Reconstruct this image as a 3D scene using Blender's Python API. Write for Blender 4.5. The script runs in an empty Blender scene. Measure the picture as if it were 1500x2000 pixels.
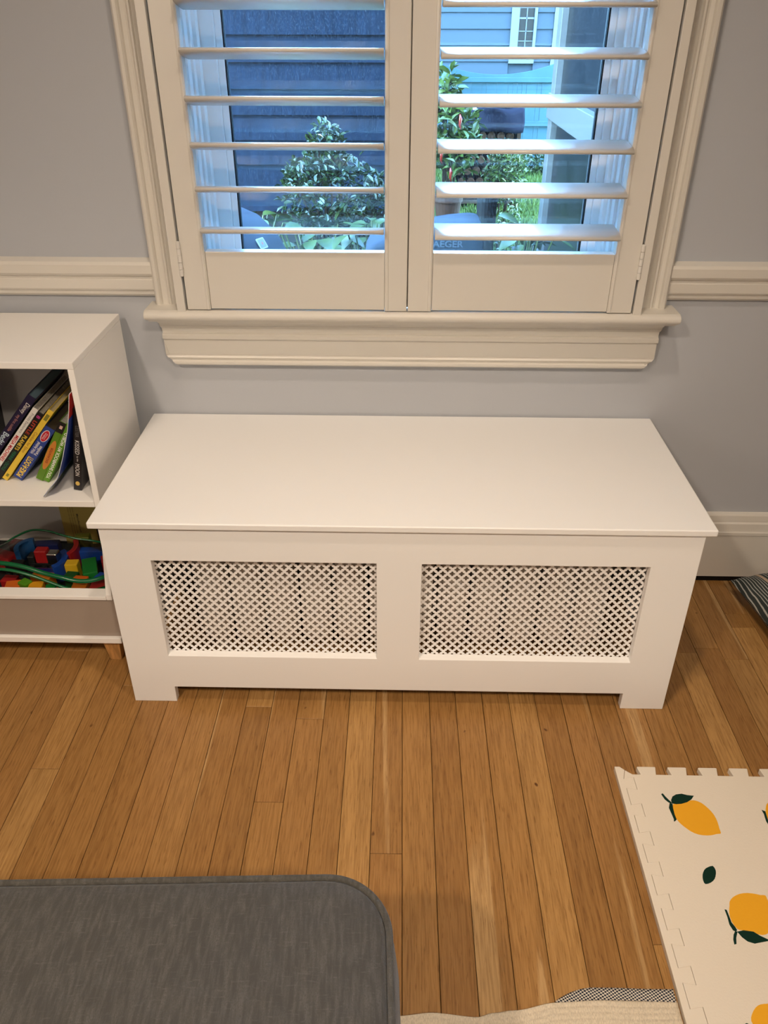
import bpy, bmesh, math, random
from mathutils import Vector, Matrix
random.seed(7)
PI = math.pi
S = bpy.context.scene
COL = S.collection

# ------------------------------------------------------------------ camera, sky, sun, lamps, exposure
def cam_setup():
    yaw, pitch, roll = -0.0192533491, 0.562920748, -0.00211761602
    cy, sy, cp, sp = math.cos(yaw), math.sin(yaw), math.cos(pitch), math.sin(pitch)
    f = Vector((sy*cp, cy*cp, -sp)); r = Vector((cy, -sy, 0)); d = f.cross(r)
    cr, sr = math.cos(roll), math.sin(roll)
    r2 = cr*r + sr*d; d2 = -sr*r + cr*d
    cd = bpy.data.cameras.new('camera'); c = bpy.data.objects.new('camera', cd); COL.objects.link(c)
    m = Matrix.Identity(4)
    for i in range(3):
        m[i][0] = r2[i]; m[i][1] = -d2[i]; m[i][2] = -f[i]
    m.translation = (-0.00666714, -1.72378868, 1.27896317)
    c.matrix_world = m
    cd.sensor_fit = 'VERTICAL'; cd.sensor_height = 36.0
    cd.lens = 1543.19697/2000*36.0
    cd.clip_start = 0.05; cd.clip_end = 200
    S.camera = c
cam_setup()
S.view_settings.view_transform = 'Standard'
S.view_settings.look = 'None'
S.view_settings.exposure = 0.15
S.view_settings.gamma = 1.0
S.view_settings.use_curve_mapping = False

W = bpy.data.worlds.new('sky'); S.world = W; W.use_nodes = True
wn = W.node_tree; wn.nodes.clear()
sky = wn.nodes.new('ShaderNodeTexSky'); sky.sky_type = 'NISHITA'
sky.sun_disc = False; sky.sun_elevation = math.radians(42); sky.sun_rotation = math.radians(200)
sky.air_density = 1.0; sky.dust_density = 0.8; sky.ozone_density = 2.0
wb = wn.nodes.new('ShaderNodeBackground'); wb.inputs['Strength'].default_value = 9.6
wo = wn.nodes.new('ShaderNodeOutputWorld')
tint = wn.nodes.new('ShaderNodeMix'); tint.data_type = 'RGBA'; tint.blend_type = 'MULTIPLY'; tint.inputs[0].default_value = 1.0
tint.inputs[7].default_value = (0.72, 1.02, 1.12, 1)      # the camera is balanced for the warm lamps, so daylight reads blue
wn.links.new(sky.outputs[0], tint.inputs[6]); wn.links.new(tint.outputs[2], wb.inputs[0]); wn.links.new(wb.outputs[0], wo.inputs[0])

def light(kind, name, loc, target, energy, color, size=0.1, spread=180):
    l = bpy.data.lights.new(name, kind); l.energy = energy; l.color = color
    if kind == 'AREA':
        l.shape = 'DISK'; l.size = size; l.spread = math.radians(spread)
    elif kind == 'SUN':
        l.angle = math.radians(0.6)
    else:
        l.shadow_soft_size = size
    o = bpy.data.objects.new(name, l); COL.objects.link(o)
    o.location = loc
    o.rotation_euler = (Vector(target)-Vector(loc)).to_track_quat('-Z', 'Y').to_euler()
    return o
light('SUN', 'sun_light', (9, 0.6, 10), (0, 4.5, 0), 9.0, (0.95, 0.97, 1.0))
WARM = (1.0, 0.825, 0.65)
light('AREA', 'ceiling_spot_light', (0.05, -0.95, 2.44), (0.05, -0.95, 0), 6.3, WARM, 0.09, 130)
light('AREA', 'ceiling_spot_light', (-1.0, -2.3, 2.44), (-0.4, -0.7, 0), 8.2, WARM, 0.14, 85)
light('AREA', 'ceiling_spot_light', (0.5, -2.5, 2.44), (0.2, -0.75, 0), 7.8, WARM, 0.14, 78)
light('POINT', 'floor_lamp_light', (-1.8, -3.6, 1.45), (0, 0, 0), 30.0, (1.0, 0.825, 0.65), 0.15)

# ------------------------------------------------------------------ helpers
class MB:
    def __init__(s): s.v = []; s.f = []
    def box(s, x0, x1, y0, y1, z0, z1):
        b = len(s.v)
        s.v += [(x0,y0,z0),(x1,y0,z0),(x1,y1,z0),(x0,y1,z0),(x0,y0,z1),(x1,y0,z1),(x1,y1,z1),(x0,y1,z1)]
        s.f += [tuple(b+i for i in q) for q in ((0,3,2,1),(4,5,6,7),(0,1,5,4),(1,2,6,5),(2,3,7,6),(3,0,4,7))]
        return s
    def prism(s, pts, ax, a, b):
        """extrude the closed 2D outline along axis ax from a to b; 2D coords are the other two axes in order"""
        n = len(pts); o = len(s.v)
        def mk(p, t):
            q = [p[0], p[1]]; q.insert(ax, t); return tuple(q)
        s.v += [mk(p, a) for p in pts] + [mk(p, b) for p in pts]
        s.f.append(tuple(o+i for i in range(n))); s.f.append(tuple(o+n+i for i in reversed(range(n))))
        for i in range(n):
            j = (i+1) % n
            s.f.append((o+i, o+n+i, o+n+j, o+j))
        return s
    def sweep(s, prof, x0, x1, m0=0.0, m1=0.0):
        """profile of (y,z) swept along X; ends mitred by m*(-y)"""
        n = len(prof); o = len(s.v)
        s.v += [(x0 + m0*p[0], p[0], p[1]) for p in prof] + [(x1 - m1*p[0], p[0], p[1]) for p in prof]
        for i in range(n):
            j = (i+1) % n
            s.f.append((o+i, o+n+i, o+n+j, o+j))
        s.f.append(tuple(o+i for i in range(n))); s.f.append(tuple(o+n+i for i in reversed(range(n))))
        return s
    def tube(s, pts, r, n=8, closed=False, caps=True):
        pts = [Vector(p) for p in pts]; N = len(pts); o = len(s.v)
        rr = r if isinstance(r, (list, tuple)) else [r]*N
        up = None
        for i in range(N):
            a = pts[(i-1) % N] if (closed or i > 0) else pts[i]
            b = pts[(i+1) % N] if (closed or i < N-1) else pts[i]
            t = (b-a).normalized()
            if up is None:
                up = Vector((0,0,1)) if abs(t.z) < .9 else Vector((1,0,0))
            u = (up - t*up.dot(t)).normalized(); w = t.cross(u); up = u
            for k in range(n):
                an = 2*PI*k/n
                s.v.append(tuple(pts[i] + (u*math.cos(an) + w*math.sin(an))*rr[i]))
        for i in range(N if closed else N-1):
            j = (i+1) % N
            for k in range(n):
                l = (k+1) % n
                s.f.append((o+i*n+k, o+i*n+l, o+j*n+l, o+j*n+k))
        if caps and not closed:
            s.f.append(tuple(o+k for k in reversed(range(n)))); s.f.append(tuple(o+(N-1)*n+k for k in range(n)))
        return s
    def grid(s, fn, nu, nv):
        o = len(s.v)
        for i in range(nu+1):
            for j in range(nv+1):
                s.v.append(tuple(fn(i/nu, j/nv)))
        for i in range(nu):
            for j in range(nv):
                a = o+i*(nv+1)+j
                s.f.append((a, a+nv+1, a+nv+2, a+1))
        return s
    def cyl(s, c, r, ax, a, b, n=20, r2=None):
        pts = [(c[0]+r*math.cos(2*PI*k/n), c[1]+r*math.sin(2*PI*k/n)) for k in range(n)]
        return s.prism(pts, ax, a, b)
    def lathe(s, prof, n=24, c=(0,0,0)):
        o = len(s.v); m = len(prof)
        for k in range(n):
            a = 2*PI*k/n
            for r, z in prof: s.v.append((c[0]+r*math.cos(a), c[1]+r*math.sin(a), c[2]+z))
        for k in range(n):
            l = (k+1) % n
            for i in range(m-1):
                s.f.append((o+k*m+i, o+l*m+i, o+l*m+i+1, o+k*m+i+1))
        return s
    def xf(s, M, start=0):
        s.v[start:] = [tuple(M @ Vector(p)) for p in s.v[start:]]
        return s
    def mesh(s, name, smooth=False, fix=True):
        me = bpy.data.meshes.new(name); me.from_pydata(s.v, [], s.f)
        if fix:
            bm = bmesh.new(); bm.from_mesh(me); bmesh.ops.recalc_face_normals(bm, faces=bm.faces); bm.to_mesh(me); bm.free()
        if smooth:
            for p in me.polygons: p.use_smooth = True
        me.update()
        return me

def put(name, me, m, parent=None, bevel=0, seg=2, smooth=False, angle=30):
    if isinstance(me, MB): me = me.mesh(name, smooth)
    if m and not me.materials: me.materials.append(m)
    o = bpy.data.objects.new(name, me); COL.objects.link(o)
    if parent: o.parent = parent
    if bevel:
        b = o.modifiers.new('bevel', 'BEVEL'); b.width = bevel; b.segments = seg; b.limit_method = 'ANGLE'
        b.angle_limit = math.radians(angle)
    return o
def tag(o, label=None, cat=None, group=None, kind=None):
    if label: o['label'] = label
    if cat: o['category'] = cat
    if group: o['group'] = group
    if kind: o['kind'] = kind
    return o
def thing(name, label, cat, loc=(0,0,0), rz=0, group=None):
    o = bpy.data.objects.new(name, None); COL.objects.link(o)
    o.location = loc; o.rotation_euler = (0,0,rz); o.empty_display_size = .05
    return tag(o, label, cat, group)
def struct(name, label, me=None, m=None, bevel=0, smooth=False):
    if me is None:
        o = bpy.data.objects.new(name, None); COL.objects.link(o)
    else:
        o = put(name, me, m, None, bevel, smooth=smooth)
    return tag(o, label, None, None, 'structure')
def grid_solid(xs, zs, filled, y0, y1):
    """solid slab made of cells, faces only on its outside (no inner seams)"""
    mb = MB(); idx = {}
    def V(i, j, k):
        if (i,j,k) not in idx:
            idx[(i,j,k)] = len(mb.v); mb.v.append((xs[i], (y0,y1)[k], zs[j]))
        return idx[(i,j,k)]
    F = lambda i, j: 0 <= i < len(xs)-1 and 0 <= j < len(zs)-1 and filled(i, j)
    for i in range(len(xs)-1):
        for j in range(len(zs)-1):
            if not F(i, j): continue
            mb.f.append((V(i,j,0),V(i+1,j,0),V(i+1,j+1,0),V(i,j+1,0)))
            mb.f.append((V(i,j,1),V(i,j+1,1),V(i+1,j+1,1),V(i+1,j,1)))
            if not F(i-1,j): mb.f.append((V(i,j,0),V(i,j+1,0),V(i,j+1,1),V(i,j,1)))
            if not F(i+1,j): mb.f.append((V(i+1,j,0),V(i+1,j,1),V(i+1,j+1,1),V(i+1,j+1,0)))
            if not F(i,j-1): mb.f.append((V(i,j,0),V(i,j,1),V(i+1,j,1),V(i+1,j,0)))
            if not F(i,j+1): mb.f.append((V(i,j+1,0),V(i+1,j+1,0),V(i+1,j+1,1),V(i,j+1,1)))
    return mb

# ------------------------------------------------------------------ materials
def nt(m): return m.node_tree.nodes, m.node_tree.links
def mat(name, col, rough=0.5, spec=0.5, bump=0, bscale=200, var=0, vscale=6, stretch=None, metal=0, coat=0, hue2=None):
    m = bpy.data.materials.new(name); m.use_nodes = True
    n, l = nt(m); b = n['Principled BSDF']
    b.inputs['Base Color'].default_value = (*col, 1); b.inputs['Roughness'].default_value = rough
    b.inputs['Specular IOR Level'].default_value = spec; b.inputs['Metallic'].default_value = metal
    if coat: b.inputs['Coat Weight'].default_value = coat; b.inputs['Coat Roughness'].default_value = .08
    tc = n.new('ShaderNodeTexCoord'); src = tc.outputs['Object']
    if stretch:
        mp = n.new('ShaderNodeMapping'); mp.inputs['Scale'].default_value = stretch
        l.new(src, mp.inputs[0]); src = mp.outputs[0]
    if var or hue2:
        t = n.new('ShaderNodeTexNoise'); t.inputs['Scale'].default_value = vscale; t.inputs['Detail'].default_value = 5
        l.new(src, t.inputs['Vector'])
        r = n.new('ShaderNodeValToRGB'); l.new(t.outputs['Fac'], r.inputs[0])
        c2 = hue2 or tuple(max(0, c*(1-var)) for c in col); c1 = col if hue2 else tuple(min(1, c*(1+var*.5)) for c in col)
        r.color_ramp.elements[0].position = .35; r.color_ramp.elements[1].position = .65
        r.color_ramp.elements[0].color = (*c2, 1); r.color_ramp.elements[1].color = (*c1, 1)
        l.new(r.outputs[0], b.inputs['Base Color'])
    if bump:
        t = n.new('ShaderNodeTexNoise'); t.inputs['Scale'].default_value = bscale; t.inputs['Detail'].default_value = 4
        l.new(src, t.inputs['Vector'])
        bp = n.new('ShaderNodeBump'); bp.inputs['Strength'].default_value = bump; bp.inputs['Distance'].default_value = .002
        l.new(t.outputs['Fac'], bp.inputs['Height']); l.new(bp.outputs[0], b.inputs['Normal'])
    return m

def mat_plank():
    m = bpy.data.materials.new('oak_plank'); m.use_nodes = True
    n, l = nt(m); b = n['Principled BSDF']
    tc = n.new('ShaderNodeTexCoord'); oi = n.new('ShaderNodeObjectInfo')
    off = n.new('ShaderNodeVectorMath'); off.operation = 'SCALE'; off.inputs[0].default_value = (37, 91, 13)
    l.new(oi.outputs['Random'], off.inputs['Scale'])
    add = n.new('ShaderNodeVectorMath'); add.operation = 'ADD'
    l.new(tc.outputs['Object'], add.inputs[0]); l.new(off.outputs[0], add.inputs[1])
    def noise(sc, scale, detail=4, dist=0):
        mp = n.new('ShaderNodeMapping'); mp.inputs['Scale'].default_value = sc; l.new(add.outputs[0], mp.inputs[0])
        t = n.new('ShaderNodeTexNoise'); t.inputs['Scale'].default_value = scale; t.inputs['Detail'].default_value = detail
        t.inputs['Distortion'].default_value = dist
        l.new(mp.outputs[0], t.inputs['Vector']); return t.outputs['Fac']
    def ramp(src, p0, c0, p1, c1):
        r = n.new('ShaderNodeValToRGB'); l.new(src, r.inputs[0]); e = r.color_ramp.elements
        e[0].position = p0; e[1].position = p1; e[0].color = (*c0, 1); e[1].color = (*c1, 1); return r.outputs[0]
    def mix(a, bb, fac, mode='MIX'):
        x = n.new('ShaderNodeMix'); x.data_type = 'RGBA'; x.blend_type = mode
        if isinstance(fac, float): x.inputs[0].default_value = fac
        else: l.new(fac, x.inputs[0])
        l.new(a, x.inputs[6])
        if isinstance(bb, tuple): x.inputs[7].default_value = (*bb, 1)
        else: l.new(bb, x.inputs[7])
        return x.outputs[2]
    r = n.new('ShaderNodeValToRGB'); l.new(oi.outputs['Random'], r.inputs[0]); e = r.color_ramp.elements
    e[0].color = (0.292, 0.145, 0.043, 1); e[1].color = (0.433, 0.242, 0.083, 1)
    q = e.new(.35); q.color = (0.353, 0.184, 0.057, 1)
    q = e.new(.6); q.color = (0.323, 0.162, 0.050, 1)
    q = e.new(.8); q.color = (0.393, 0.214, 0.070, 1)
    base = r.outputs[0]
    broad = noise((14, 1.2, 1), 1.0, 5, 1.2)
    base = mix(base, (.23, .118, .036), ramp(broad, .46, (0,0,0), .80, (.6,.6,.6)))
    sap = noise((16, .55, 1), 1.0, 2, .6)
    base = mix(base, (.48, .300, .130), ramp(sap, .61, (0,0,0), .635, (.8,.8,.8)))
    fine = noise((330, 16, 1), 1.0, 6)
    base = mix(base, ramp(fine, .32, (.74,.69,.63), .60, (1.07,1.07,1.07)), 1.0, 'MULTIPLY')
    pores = noise((560, 34, 1), 1.0, 3)
    base = mix(base, ramp(pores, .30, (.55,.48,.42), .40, (1,1,1)), .8, 'MULTIPLY')
    knots = noise((40, 26, 1), 1.0, 1)
    base = mix(base, ramp(knots, .17, (.25,.16,.10), .21, (1,1,1)), 1.0, 'MULTIPLY')
    l.new(base, b.inputs['Base Color'])
    b.inputs['Roughness'].default_value = .38; b.inputs['Specular IOR Level'].default_value = .35
    bp = n.new('ShaderNodeBump'); bp.inputs['Strength'].default_value = .12; bp.inputs['Distance'].default_value = .0006
    l.new(fine, bp.inputs['Height']); l.new(bp.outputs[0], b.inputs['Normal'])
    return m

def mat_glass(name='window_glass', dust=.005, tint=(.95, .98, .99), ior=1.5):
    m = bpy.data.materials.new(name); m.use_nodes = True
    n, l = nt(m); n.remove(n['Principled BSDF']); out = n['Material Output']
    tr = n.new('ShaderNodeBsdfTransparent'); tr.inputs[0].default_value = (*tint, 1)
    gl = n.new('ShaderNodeBsdfGlossy'); gl.inputs['Roughness'].default_value = .02; gl.inputs[0].default_value = (1,1,1,1)
    fr = n.new('ShaderNodeFresnel'); fr.inputs[0].default_value = ior
    mx = n.new('ShaderNodeMixShader'); l.new(fr.outputs[0], mx.inputs[0]); l.new(tr.outputs[0], mx.inputs[1]); l.new(gl.outputs[0], mx.inputs[2])
    last = mx.outputs[0]
    if dust:
        tc = n.new('ShaderNodeTexCoord'); mp = n.new('ShaderNodeMapping'); mp.inputs['Scale'].default_value = (420, 1, 210)
        l.new(tc.outputs['Object'], mp.inputs[0])
        t = n.new('ShaderNodeTexNoise'); t.inputs['Scale'].default_value = 1; t.inputs['Detail'].default_value = 5; l.new(mp.outputs[0], t.inputs['Vector'])
        r = n.new('ShaderNodeValToRGB'); r.color_ramp.elements[0].position = .50; r.color_ramp.elements[1].position = .78
        r.color_ramp.elements[0].color = (dust*.12,)*3+(1,); r.color_ramp.elements[1].color = (dust*4,)*3+(1,)
        l.new(t.outputs['Fac'], r.inputs[0])
        df = n.new('ShaderNodeBsdfTranslucent'); df.inputs[0].default_value = (.8,.8,.8,1)
        m2 = n.new('ShaderNodeMixShader'); l.new(r.outputs[0], m2.inputs[0]); l.new(last, m2.inputs[1]); l.new(df.outputs[0], m2.inputs[2])
        last = m2.outputs[0]
    l.new(last, out.inputs[0])
    return m

def mat_stripe(name, axis, bands, period, rough=.8):
    """bands = [(end fraction, colour)...] repeated along an object axis"""
    m = bpy.data.materials.new(name); m.use_nodes = True
    n, l = nt(m); b = n['Principled BSDF']; b.inputs['Roughness'].default_value = rough; b.inputs['Specular IOR Level'].default_value = .2
    tc = n.new('ShaderNodeTexCoord'); sx = n.new('ShaderNodeSeparateXYZ')
    ns = n.new('ShaderNodeTexNoise'); ns.inputs['Scale'].default_value = 25; l.new(tc.outputs['Object'], ns.inputs['Vector'])
    l.new(tc.outputs['Object'], sx.inputs[0])
    ma = n.new('ShaderNodeMath'); ma.operation = 'MULTIPLY_ADD'; l.new(ns.outputs['Fac'], ma.inputs[0]); ma.inputs[1].default_value = .0025
    sh_ = n.new('ShaderNodeMath'); sh_.operation = 'ADD'; sh_.inputs[1].default_value = .212; l.new(sx.outputs[axis], sh_.inputs[0]); l.new(sh_.outputs[0], ma.inputs[2])
    dv = n.new('ShaderNodeMath'); dv.operation = 'DIVIDE'; l.new(ma.outputs[0], dv.inputs[0]); dv.inputs[1].default_value = period
    fr = n.new('ShaderNodeMath'); fr.operation = 'FRACT'; l.new(dv.outputs[0], fr.inputs[0])
    r = n.new('ShaderNodeValToRGB'); r.color_ramp.interpolation = 'CONSTANT'; l.new(fr.outputs[0], r.inputs[0])
    e = r.color_ramp.elements; pos = 0
    for i, (en, c) in enumerate(bands):
        if i < 2: q = e[i]; q.position = pos
        else: q = e.new(pos)
        q.color = (*c, 1); pos = en
    wv = n.new('ShaderNodeTexNoise'); wv.inputs['Scale'].default_value = 900; l.new(tc.outputs['Object'], wv.inputs['Vector'])
    bp = n.new('ShaderNodeBump'); bp.inputs['Strength'].default_value = .4; bp.inputs['Distance'].default_value = .001
    l.new(wv.outputs['Fac'], bp.inputs['Height']); l.new(bp.outputs[0], b.inputs['Normal'])
    l.new(r.outputs[0], b.inputs['Base Color'])
    return m

def mat_fabric(name, c1, c2, c3):
    """heathered woven cloth: streaks along Y, shorter ones along X"""
    m = bpy.data.materials.new(name); m.use_nodes = True
    n, l = nt(m); b = n['Principled BSDF']; b.inputs['Roughness'].default_value = .95; b.inputs['Specular IOR Level'].default_value = .1
    b.inputs['Sheen Weight'].default_value = .15
    tc = n.new('ShaderNodeTexCoord')
    def noise(sc, d=4):
        mp = n.new('ShaderNodeMapping'); mp.inputs['Scale'].default_value = sc; l.new(tc.outputs['Object'], mp.inputs[0])
        t = n.new('ShaderNodeTexNoise'); t.inputs['Scale'].default_value = 1; t.inputs['Detail'].default_value = d
        l.new(mp.outputs[0], t.inputs['Vector']); return t.outputs['Fac']
    def ramp(s, p0, p1):
        r = n.new('ShaderNodeMapRange'); r.inputs[1].default_value = p0; r.inputs[2].default_value = p1; l.new(s, r.inputs[0]); return r.outputs[0]
    def mix(a, bb, f):
        x = n.new('ShaderNodeMix'); x.data_type = 'RGBA'; l.new(f, x.inputs[0])
        for v, i in ((a, 6), (bb, 7)):
            if isinstance(v, tuple): x.inputs[i].default_value = (*v, 1)
            else: l.new(v, x.inputs[i])
        return x.outputs[2]
    a = mix(c1, c2, ramp(noise((230, 34, 230)), .40, .72))
    a = mix(a, c3, ramp(noise((75, 420, 420)), .58, .95))
    a = mix(a, c1, ramp(noise((700, 500, 500), 2), .45, .8))
    l.new(a, b.inputs['Base Color'])
    bp = n.new('ShaderNodeBump'); bp.inputs['Strength'].default_value = .5; bp.inputs['Distance'].default_value = .0012
    l.new(noise((900, 500, 900), 3), bp.inputs['Height']); l.new(bp.outputs[0], b.inputs['Normal'])
    return m

def mat_weave(name):
    """black and white basket weave of the rug's end band"""
    m = bpy.data.materials.new(name); m.use_nodes = True
    n, l = nt(m); b = n['Principled BSDF']; b.inputs['Roughness'].default_value = .95; b.inputs['Specular IOR Level'].default_value = .1
    tc = n.new('ShaderNodeTexCoord'); mp = n.new('ShaderNodeMapping'); mp.inputs['Scale'].default_value = (330, 400, 1)
    mp.inputs['Rotation'].default_value = (0, 0, .25)
    l.new(tc.outputs['Object'], mp.inputs[0])
    ns = n.new('ShaderNodeTexNoise'); ns.inputs['Scale'].default_value = 60; l.new(tc.outputs['Object'], ns.inputs['Vector'])
    ad = n.new('ShaderNodeVectorMath'); ad.operation = 'ADD'; l.new(mp.outputs[0], ad.inputs[0]); l.new(ns.outputs['Color'], ad.inputs[1])
    ck = n.new('ShaderNodeTexChecker'); ck.inputs['Scale'].default_value = 1; l.new(ad.outputs[0], ck.inputs['Vector'])
    ck.inputs['Color1'].default_value = (.62,.56,.48,1); ck.inputs['Color2'].default_value = (.018,.022,.035,1)
    l.new(ck.outputs[0], b.inputs['Base Color'])
    return m

M = {}
M['paint'] = mat('white_trim_paint', (.70, .665, .60), .34, .5, .03, 60)
M['shutter'] = mat('white_shutter_paint', (.72, .685, .62), .27, .55)
M['cover'] = mat('white_cover_paint', (.88, .87, .855), .36, .45, .02, 90)
M['grille'] = mat('white_grille_enamel', (.90, .88, .86), .4, .4)
M['case'] = mat('white_melamine', (.90, .875, .84), .45, .4)
M['wall'] = mat('grey_blue_wall_paint', (.475, .492, .525), .7, .3, .06, 320)
M['ceil'] = mat('ceiling_paint', (.8, .79, .76), .9, .2)
M['dark'] = mat('dark_gap', (.012, .010, .009), .9, .1)
M['subfloor'] = mat('subfloor', (.03, .016, .008), .9, .1)
M['plainwood'] = mat('far_floor_wood', (.36, .19, .07), .4, .35, 0, 1, .3, 3, (16, 1, 1))
M['plank'] = mat_plank()
M['legwood'] = mat('pine_leg_wood', (.50, .25, .08), .5, .4, 0, 1, .3, 4, (40, 40, 3))
M['rad'] = mat('radiator_enamel', (.72, .65, .57), .5, .4, .1, 80)
M['hinge'] = mat('painted_hinge', (.75, .72, .67), .35, .5)
M['glass'] = mat_glass()
M['vinyl'] = mat('white_vinyl_sash', (.90, .91, .92), .35, .5)
M['rubber'] = mat('black_glazing_gasket', (.01, .012, .015), .6, .3)

# ------------------------------------------------------------------ room shell
fl = struct('floor', 'oak strip floor of narrow brown boards with dark joints')
base = put('subfloor', MB().box(-3.0, 3.0, -5.2, 0.0, -.06, -.012), M['subfloor'], fl)
put('far_boards', MB().box(-3.0, 3.0, -5.2, -2.3, -.012, 0).box(-3.0, -1.25, -2.3, -.0, -.012, 0).box(1.30, 3.0, -2.3, -.0, -.012, 0), M['plainwood'], fl)
seams = [-.0475, -.105, -.1580, -.2170, -.2740, -.331]
def plank(x0, x1, y0, y1, dz=0.0):
    mb = MB().box(-(x1-x0)/2+.0005, (x1-x0)/2-.0005, -(y1-y0)/2+.0004, (y1-y0)/2-.0004, -.0115, 0)
    o = put('plank', mb, M['plank'], fl, .0005, 1)
    o.location = ((x0+x1)/2, (y0+y1)/2, dz)
xs_ = [.0105]
for s in seams: xs_.append(s)
while xs_[-1] > -1.20: xs_.append(xs_[-1]-.0574)
xs_ = xs_[::-1]
for s in (.0697, .1275, .1862, .2445, .3025): xs_.append(s)
while xs_[-1] < 1.26: xs_.append(xs_[-1]+.0578)
joints = {-.0475:[-.849], -.105:[], -.1580:[-.900,-.30], -.2170:[-.5315], -.2740:[-.744], -.331:[-.499, -1.3]}
def rj(i):
    rnd = random.Random(i*13+5)
    return [rnd.uniform(-.42, -.1), rnd.uniform(-2.0, -1.75)]
for i in range(len(xs_)-1):
    a, b_ = xs_[i], xs_[i+1]
    js = None
    for k in joints:
        if abs(a-k) < 1e-6: js = joints[k]
    if js is None:
        js = rj(i)
        if abs(a+.7328) < .03: js = [-.675, -1.6]
        elif abs(a+.62) < .03: js = [-.442, -1.5]
        elif abs(a-.4181) < .03: js = [-1.004, -.2]
        elif a < .86 < b_: js = [-.158, -.2105, -1.1]
        elif a > .95 or a < -.85: js = [random.Random(i).uniform(-1.2, -.5)]
    ys = sorted([-2.3] + list(js) + [-.018])
    for y0, y1 in zip(ys[:-1], ys[1:]):
        plank(a, b_, y0, y1, random.uniform(-.0003, .0002))

WT = .20   # wall thickness
wl, wr, wz0, wz1 = -.4400, .4585, .715, 1.90
wb_ = grid_solid([-3.0, wl, wr, 3.0], [-.06, wz0, wz1, 2.5], lambda i, j: not (i == 1 and j == 1), 0.0, WT)
struct('wall_back', 'grey blue painted wall around the window', wb_, M['wall'])
struct('wall_left', 'grey blue side wall left of the frame', MB().box(-3.2, -3.0, -5.2, .2, -.06, 2.5), M['wall'])
struct('wall_right', 'grey blue side wall right of the frame', MB().box(3.0, 3.2, -5.2, .2, -.06, 2.5), M['wall'])
struct('wall_front', 'grey blue wall behind the camera', MB().box(-3.2, 3.2, -5.4, -5.2, -.06, 2.5), M['wall'])
struct('ceiling', 'plain white ceiling', MB().box(-3.2, 3.2, -5.4, .2, 2.46, 2.6), M['ceil'])
# unseen upper floor block, added to keep the sun off the near yard
struct('wall_sun_block', 'unseen upper floor block added to shade the near yard', MB().box(-5, 5, -5.4, .2, 2.6, 5.2), M['vinyl'])

# baseboard: tall board with moulded cap, stepped lip and dark gap at the floor
bprof = [(0,.014),(-.019,.014),(-.019,.143),(-.022,.146),(-.022,.154),(-.0195,.157),(-.0185,.163),(-.017,.178),(-.0135,.182),(-.0135,.185),(-.011,.199),(-.008,.203),(0,.205)]
struct('baseboard_back', 'tall white moulded baseboard along the window wall', MB().sweep(bprof, -3, 3), M['paint'], 0)
struct('trim_5', 'dark gap strip under the baseboard', MB().box(-3, 3, -.016, 0, -.011, .014), M['dark'])
rprof = [(0,.752),(-.008,.752),(-.012,.757),(-.012,.763),(-.016,.766),(-.018,.770),(-.018,.789),(-.0155,.792),(-.0155,.796),(-.021,.799),(-.024,.804),(-.024,.822),(-.020,.828),(-.008,.831),(0,.833)]
struct('trim_1', 'white chair rail left of the window', MB().sweep(rprof, -3, -.537), M['paint'])
struct('trim_2', 'white chair rail right of the window', MB().sweep(rprof, .568, 3), M['paint'])

# ------------------------------------------------------------------ window_1: casing, stool, apron, sash, pane
win = struct('window_1', 'white cased window with stool, apron and sash behind the shutters')
# side casing profile (x offset from outer edge inward, y): back band, cove, fluted steps
cp = [(0,0),(0,-.026),(.004,-.030),(.010,-.030),(.013,-.027),(.015,-.022),(.022,-.020),(.026,-.0215),(.030,-.026),(.0335,-.026),(.036,-.022),(.043,-.020),(.047,-.022),(.050,-.027),(.053,-.027),(.055,-.022),(.080,-.022),(.080,0)]
CXL, CXR = -.5395, .5700
put('casing', MB().prism([(CXL+p[0], p[1]) for p in cp], 2, .738, 1.95), M['paint'], win)
put('casing', MB().prism([(CXR-p[0], p[1]) for p in cp], 2, .738, 1.95), M['paint'], win)
put('head_casing', MB().box(CXL-.01, CXR+.01, -.034, 0, 1.95, 2.06), M['paint'], win, .003)
# stool with rounded nose and moulded underside
sp_ = [(.0,.738),(-.064,.738),(-.071,.7355),(-.0755,.731),(-.0765,.726),(-.0745,.721),(-.070,.7185),(-.062,.717),(-.058,.713),(-.050,.711),(-.046,.706),(0,.706)]
put('stool', MB().sweep(sp_, -.5565, .5925), M['paint'], win, .0015)
ap = [(0,.706),(-.040,.706),(-.036,.701),(-.029,.697),(-.026,.692),(-.026,.690),(-.022,.684),(-.020,.676),(-.020,.672),(-.024,.671),(-.027,.668),(-.027,.661),(-.024,.658),(-.021,.657),(-.020,.656),(-.020,.622),(-.023,.620),(-.025,.616),(-.022,.612),(-.021,.609),(-.025,.606),(-.025,.601),(-.021,.597),(0,.597)]
apm = MB()
xl, xr = -.540, .572
n_ = len(ap); o_ = 0
def apx(z):   # lower moulding is cut back at its ends
    return 0.0 if z > .622 else (.622-z)/.025*.024
apm.v = [(xl+apx(p[1])+(.003 if p[1] < .69 else 0), p[0], p[1]) for p in ap] + [(xr-apx(p[1])-(.003 if p[1] < .69 else 0), p[0], p[1]) for p in ap]
for i in range(n_):
    j = (i+1) % n_; apm.f.append((i, n_+i, n_+j, j))
apm.f += [tuple(range(n_)), tuple(n_+i for i in reversed(range(n_)))]
put('apron', apm, M['paint'], win)
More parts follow.
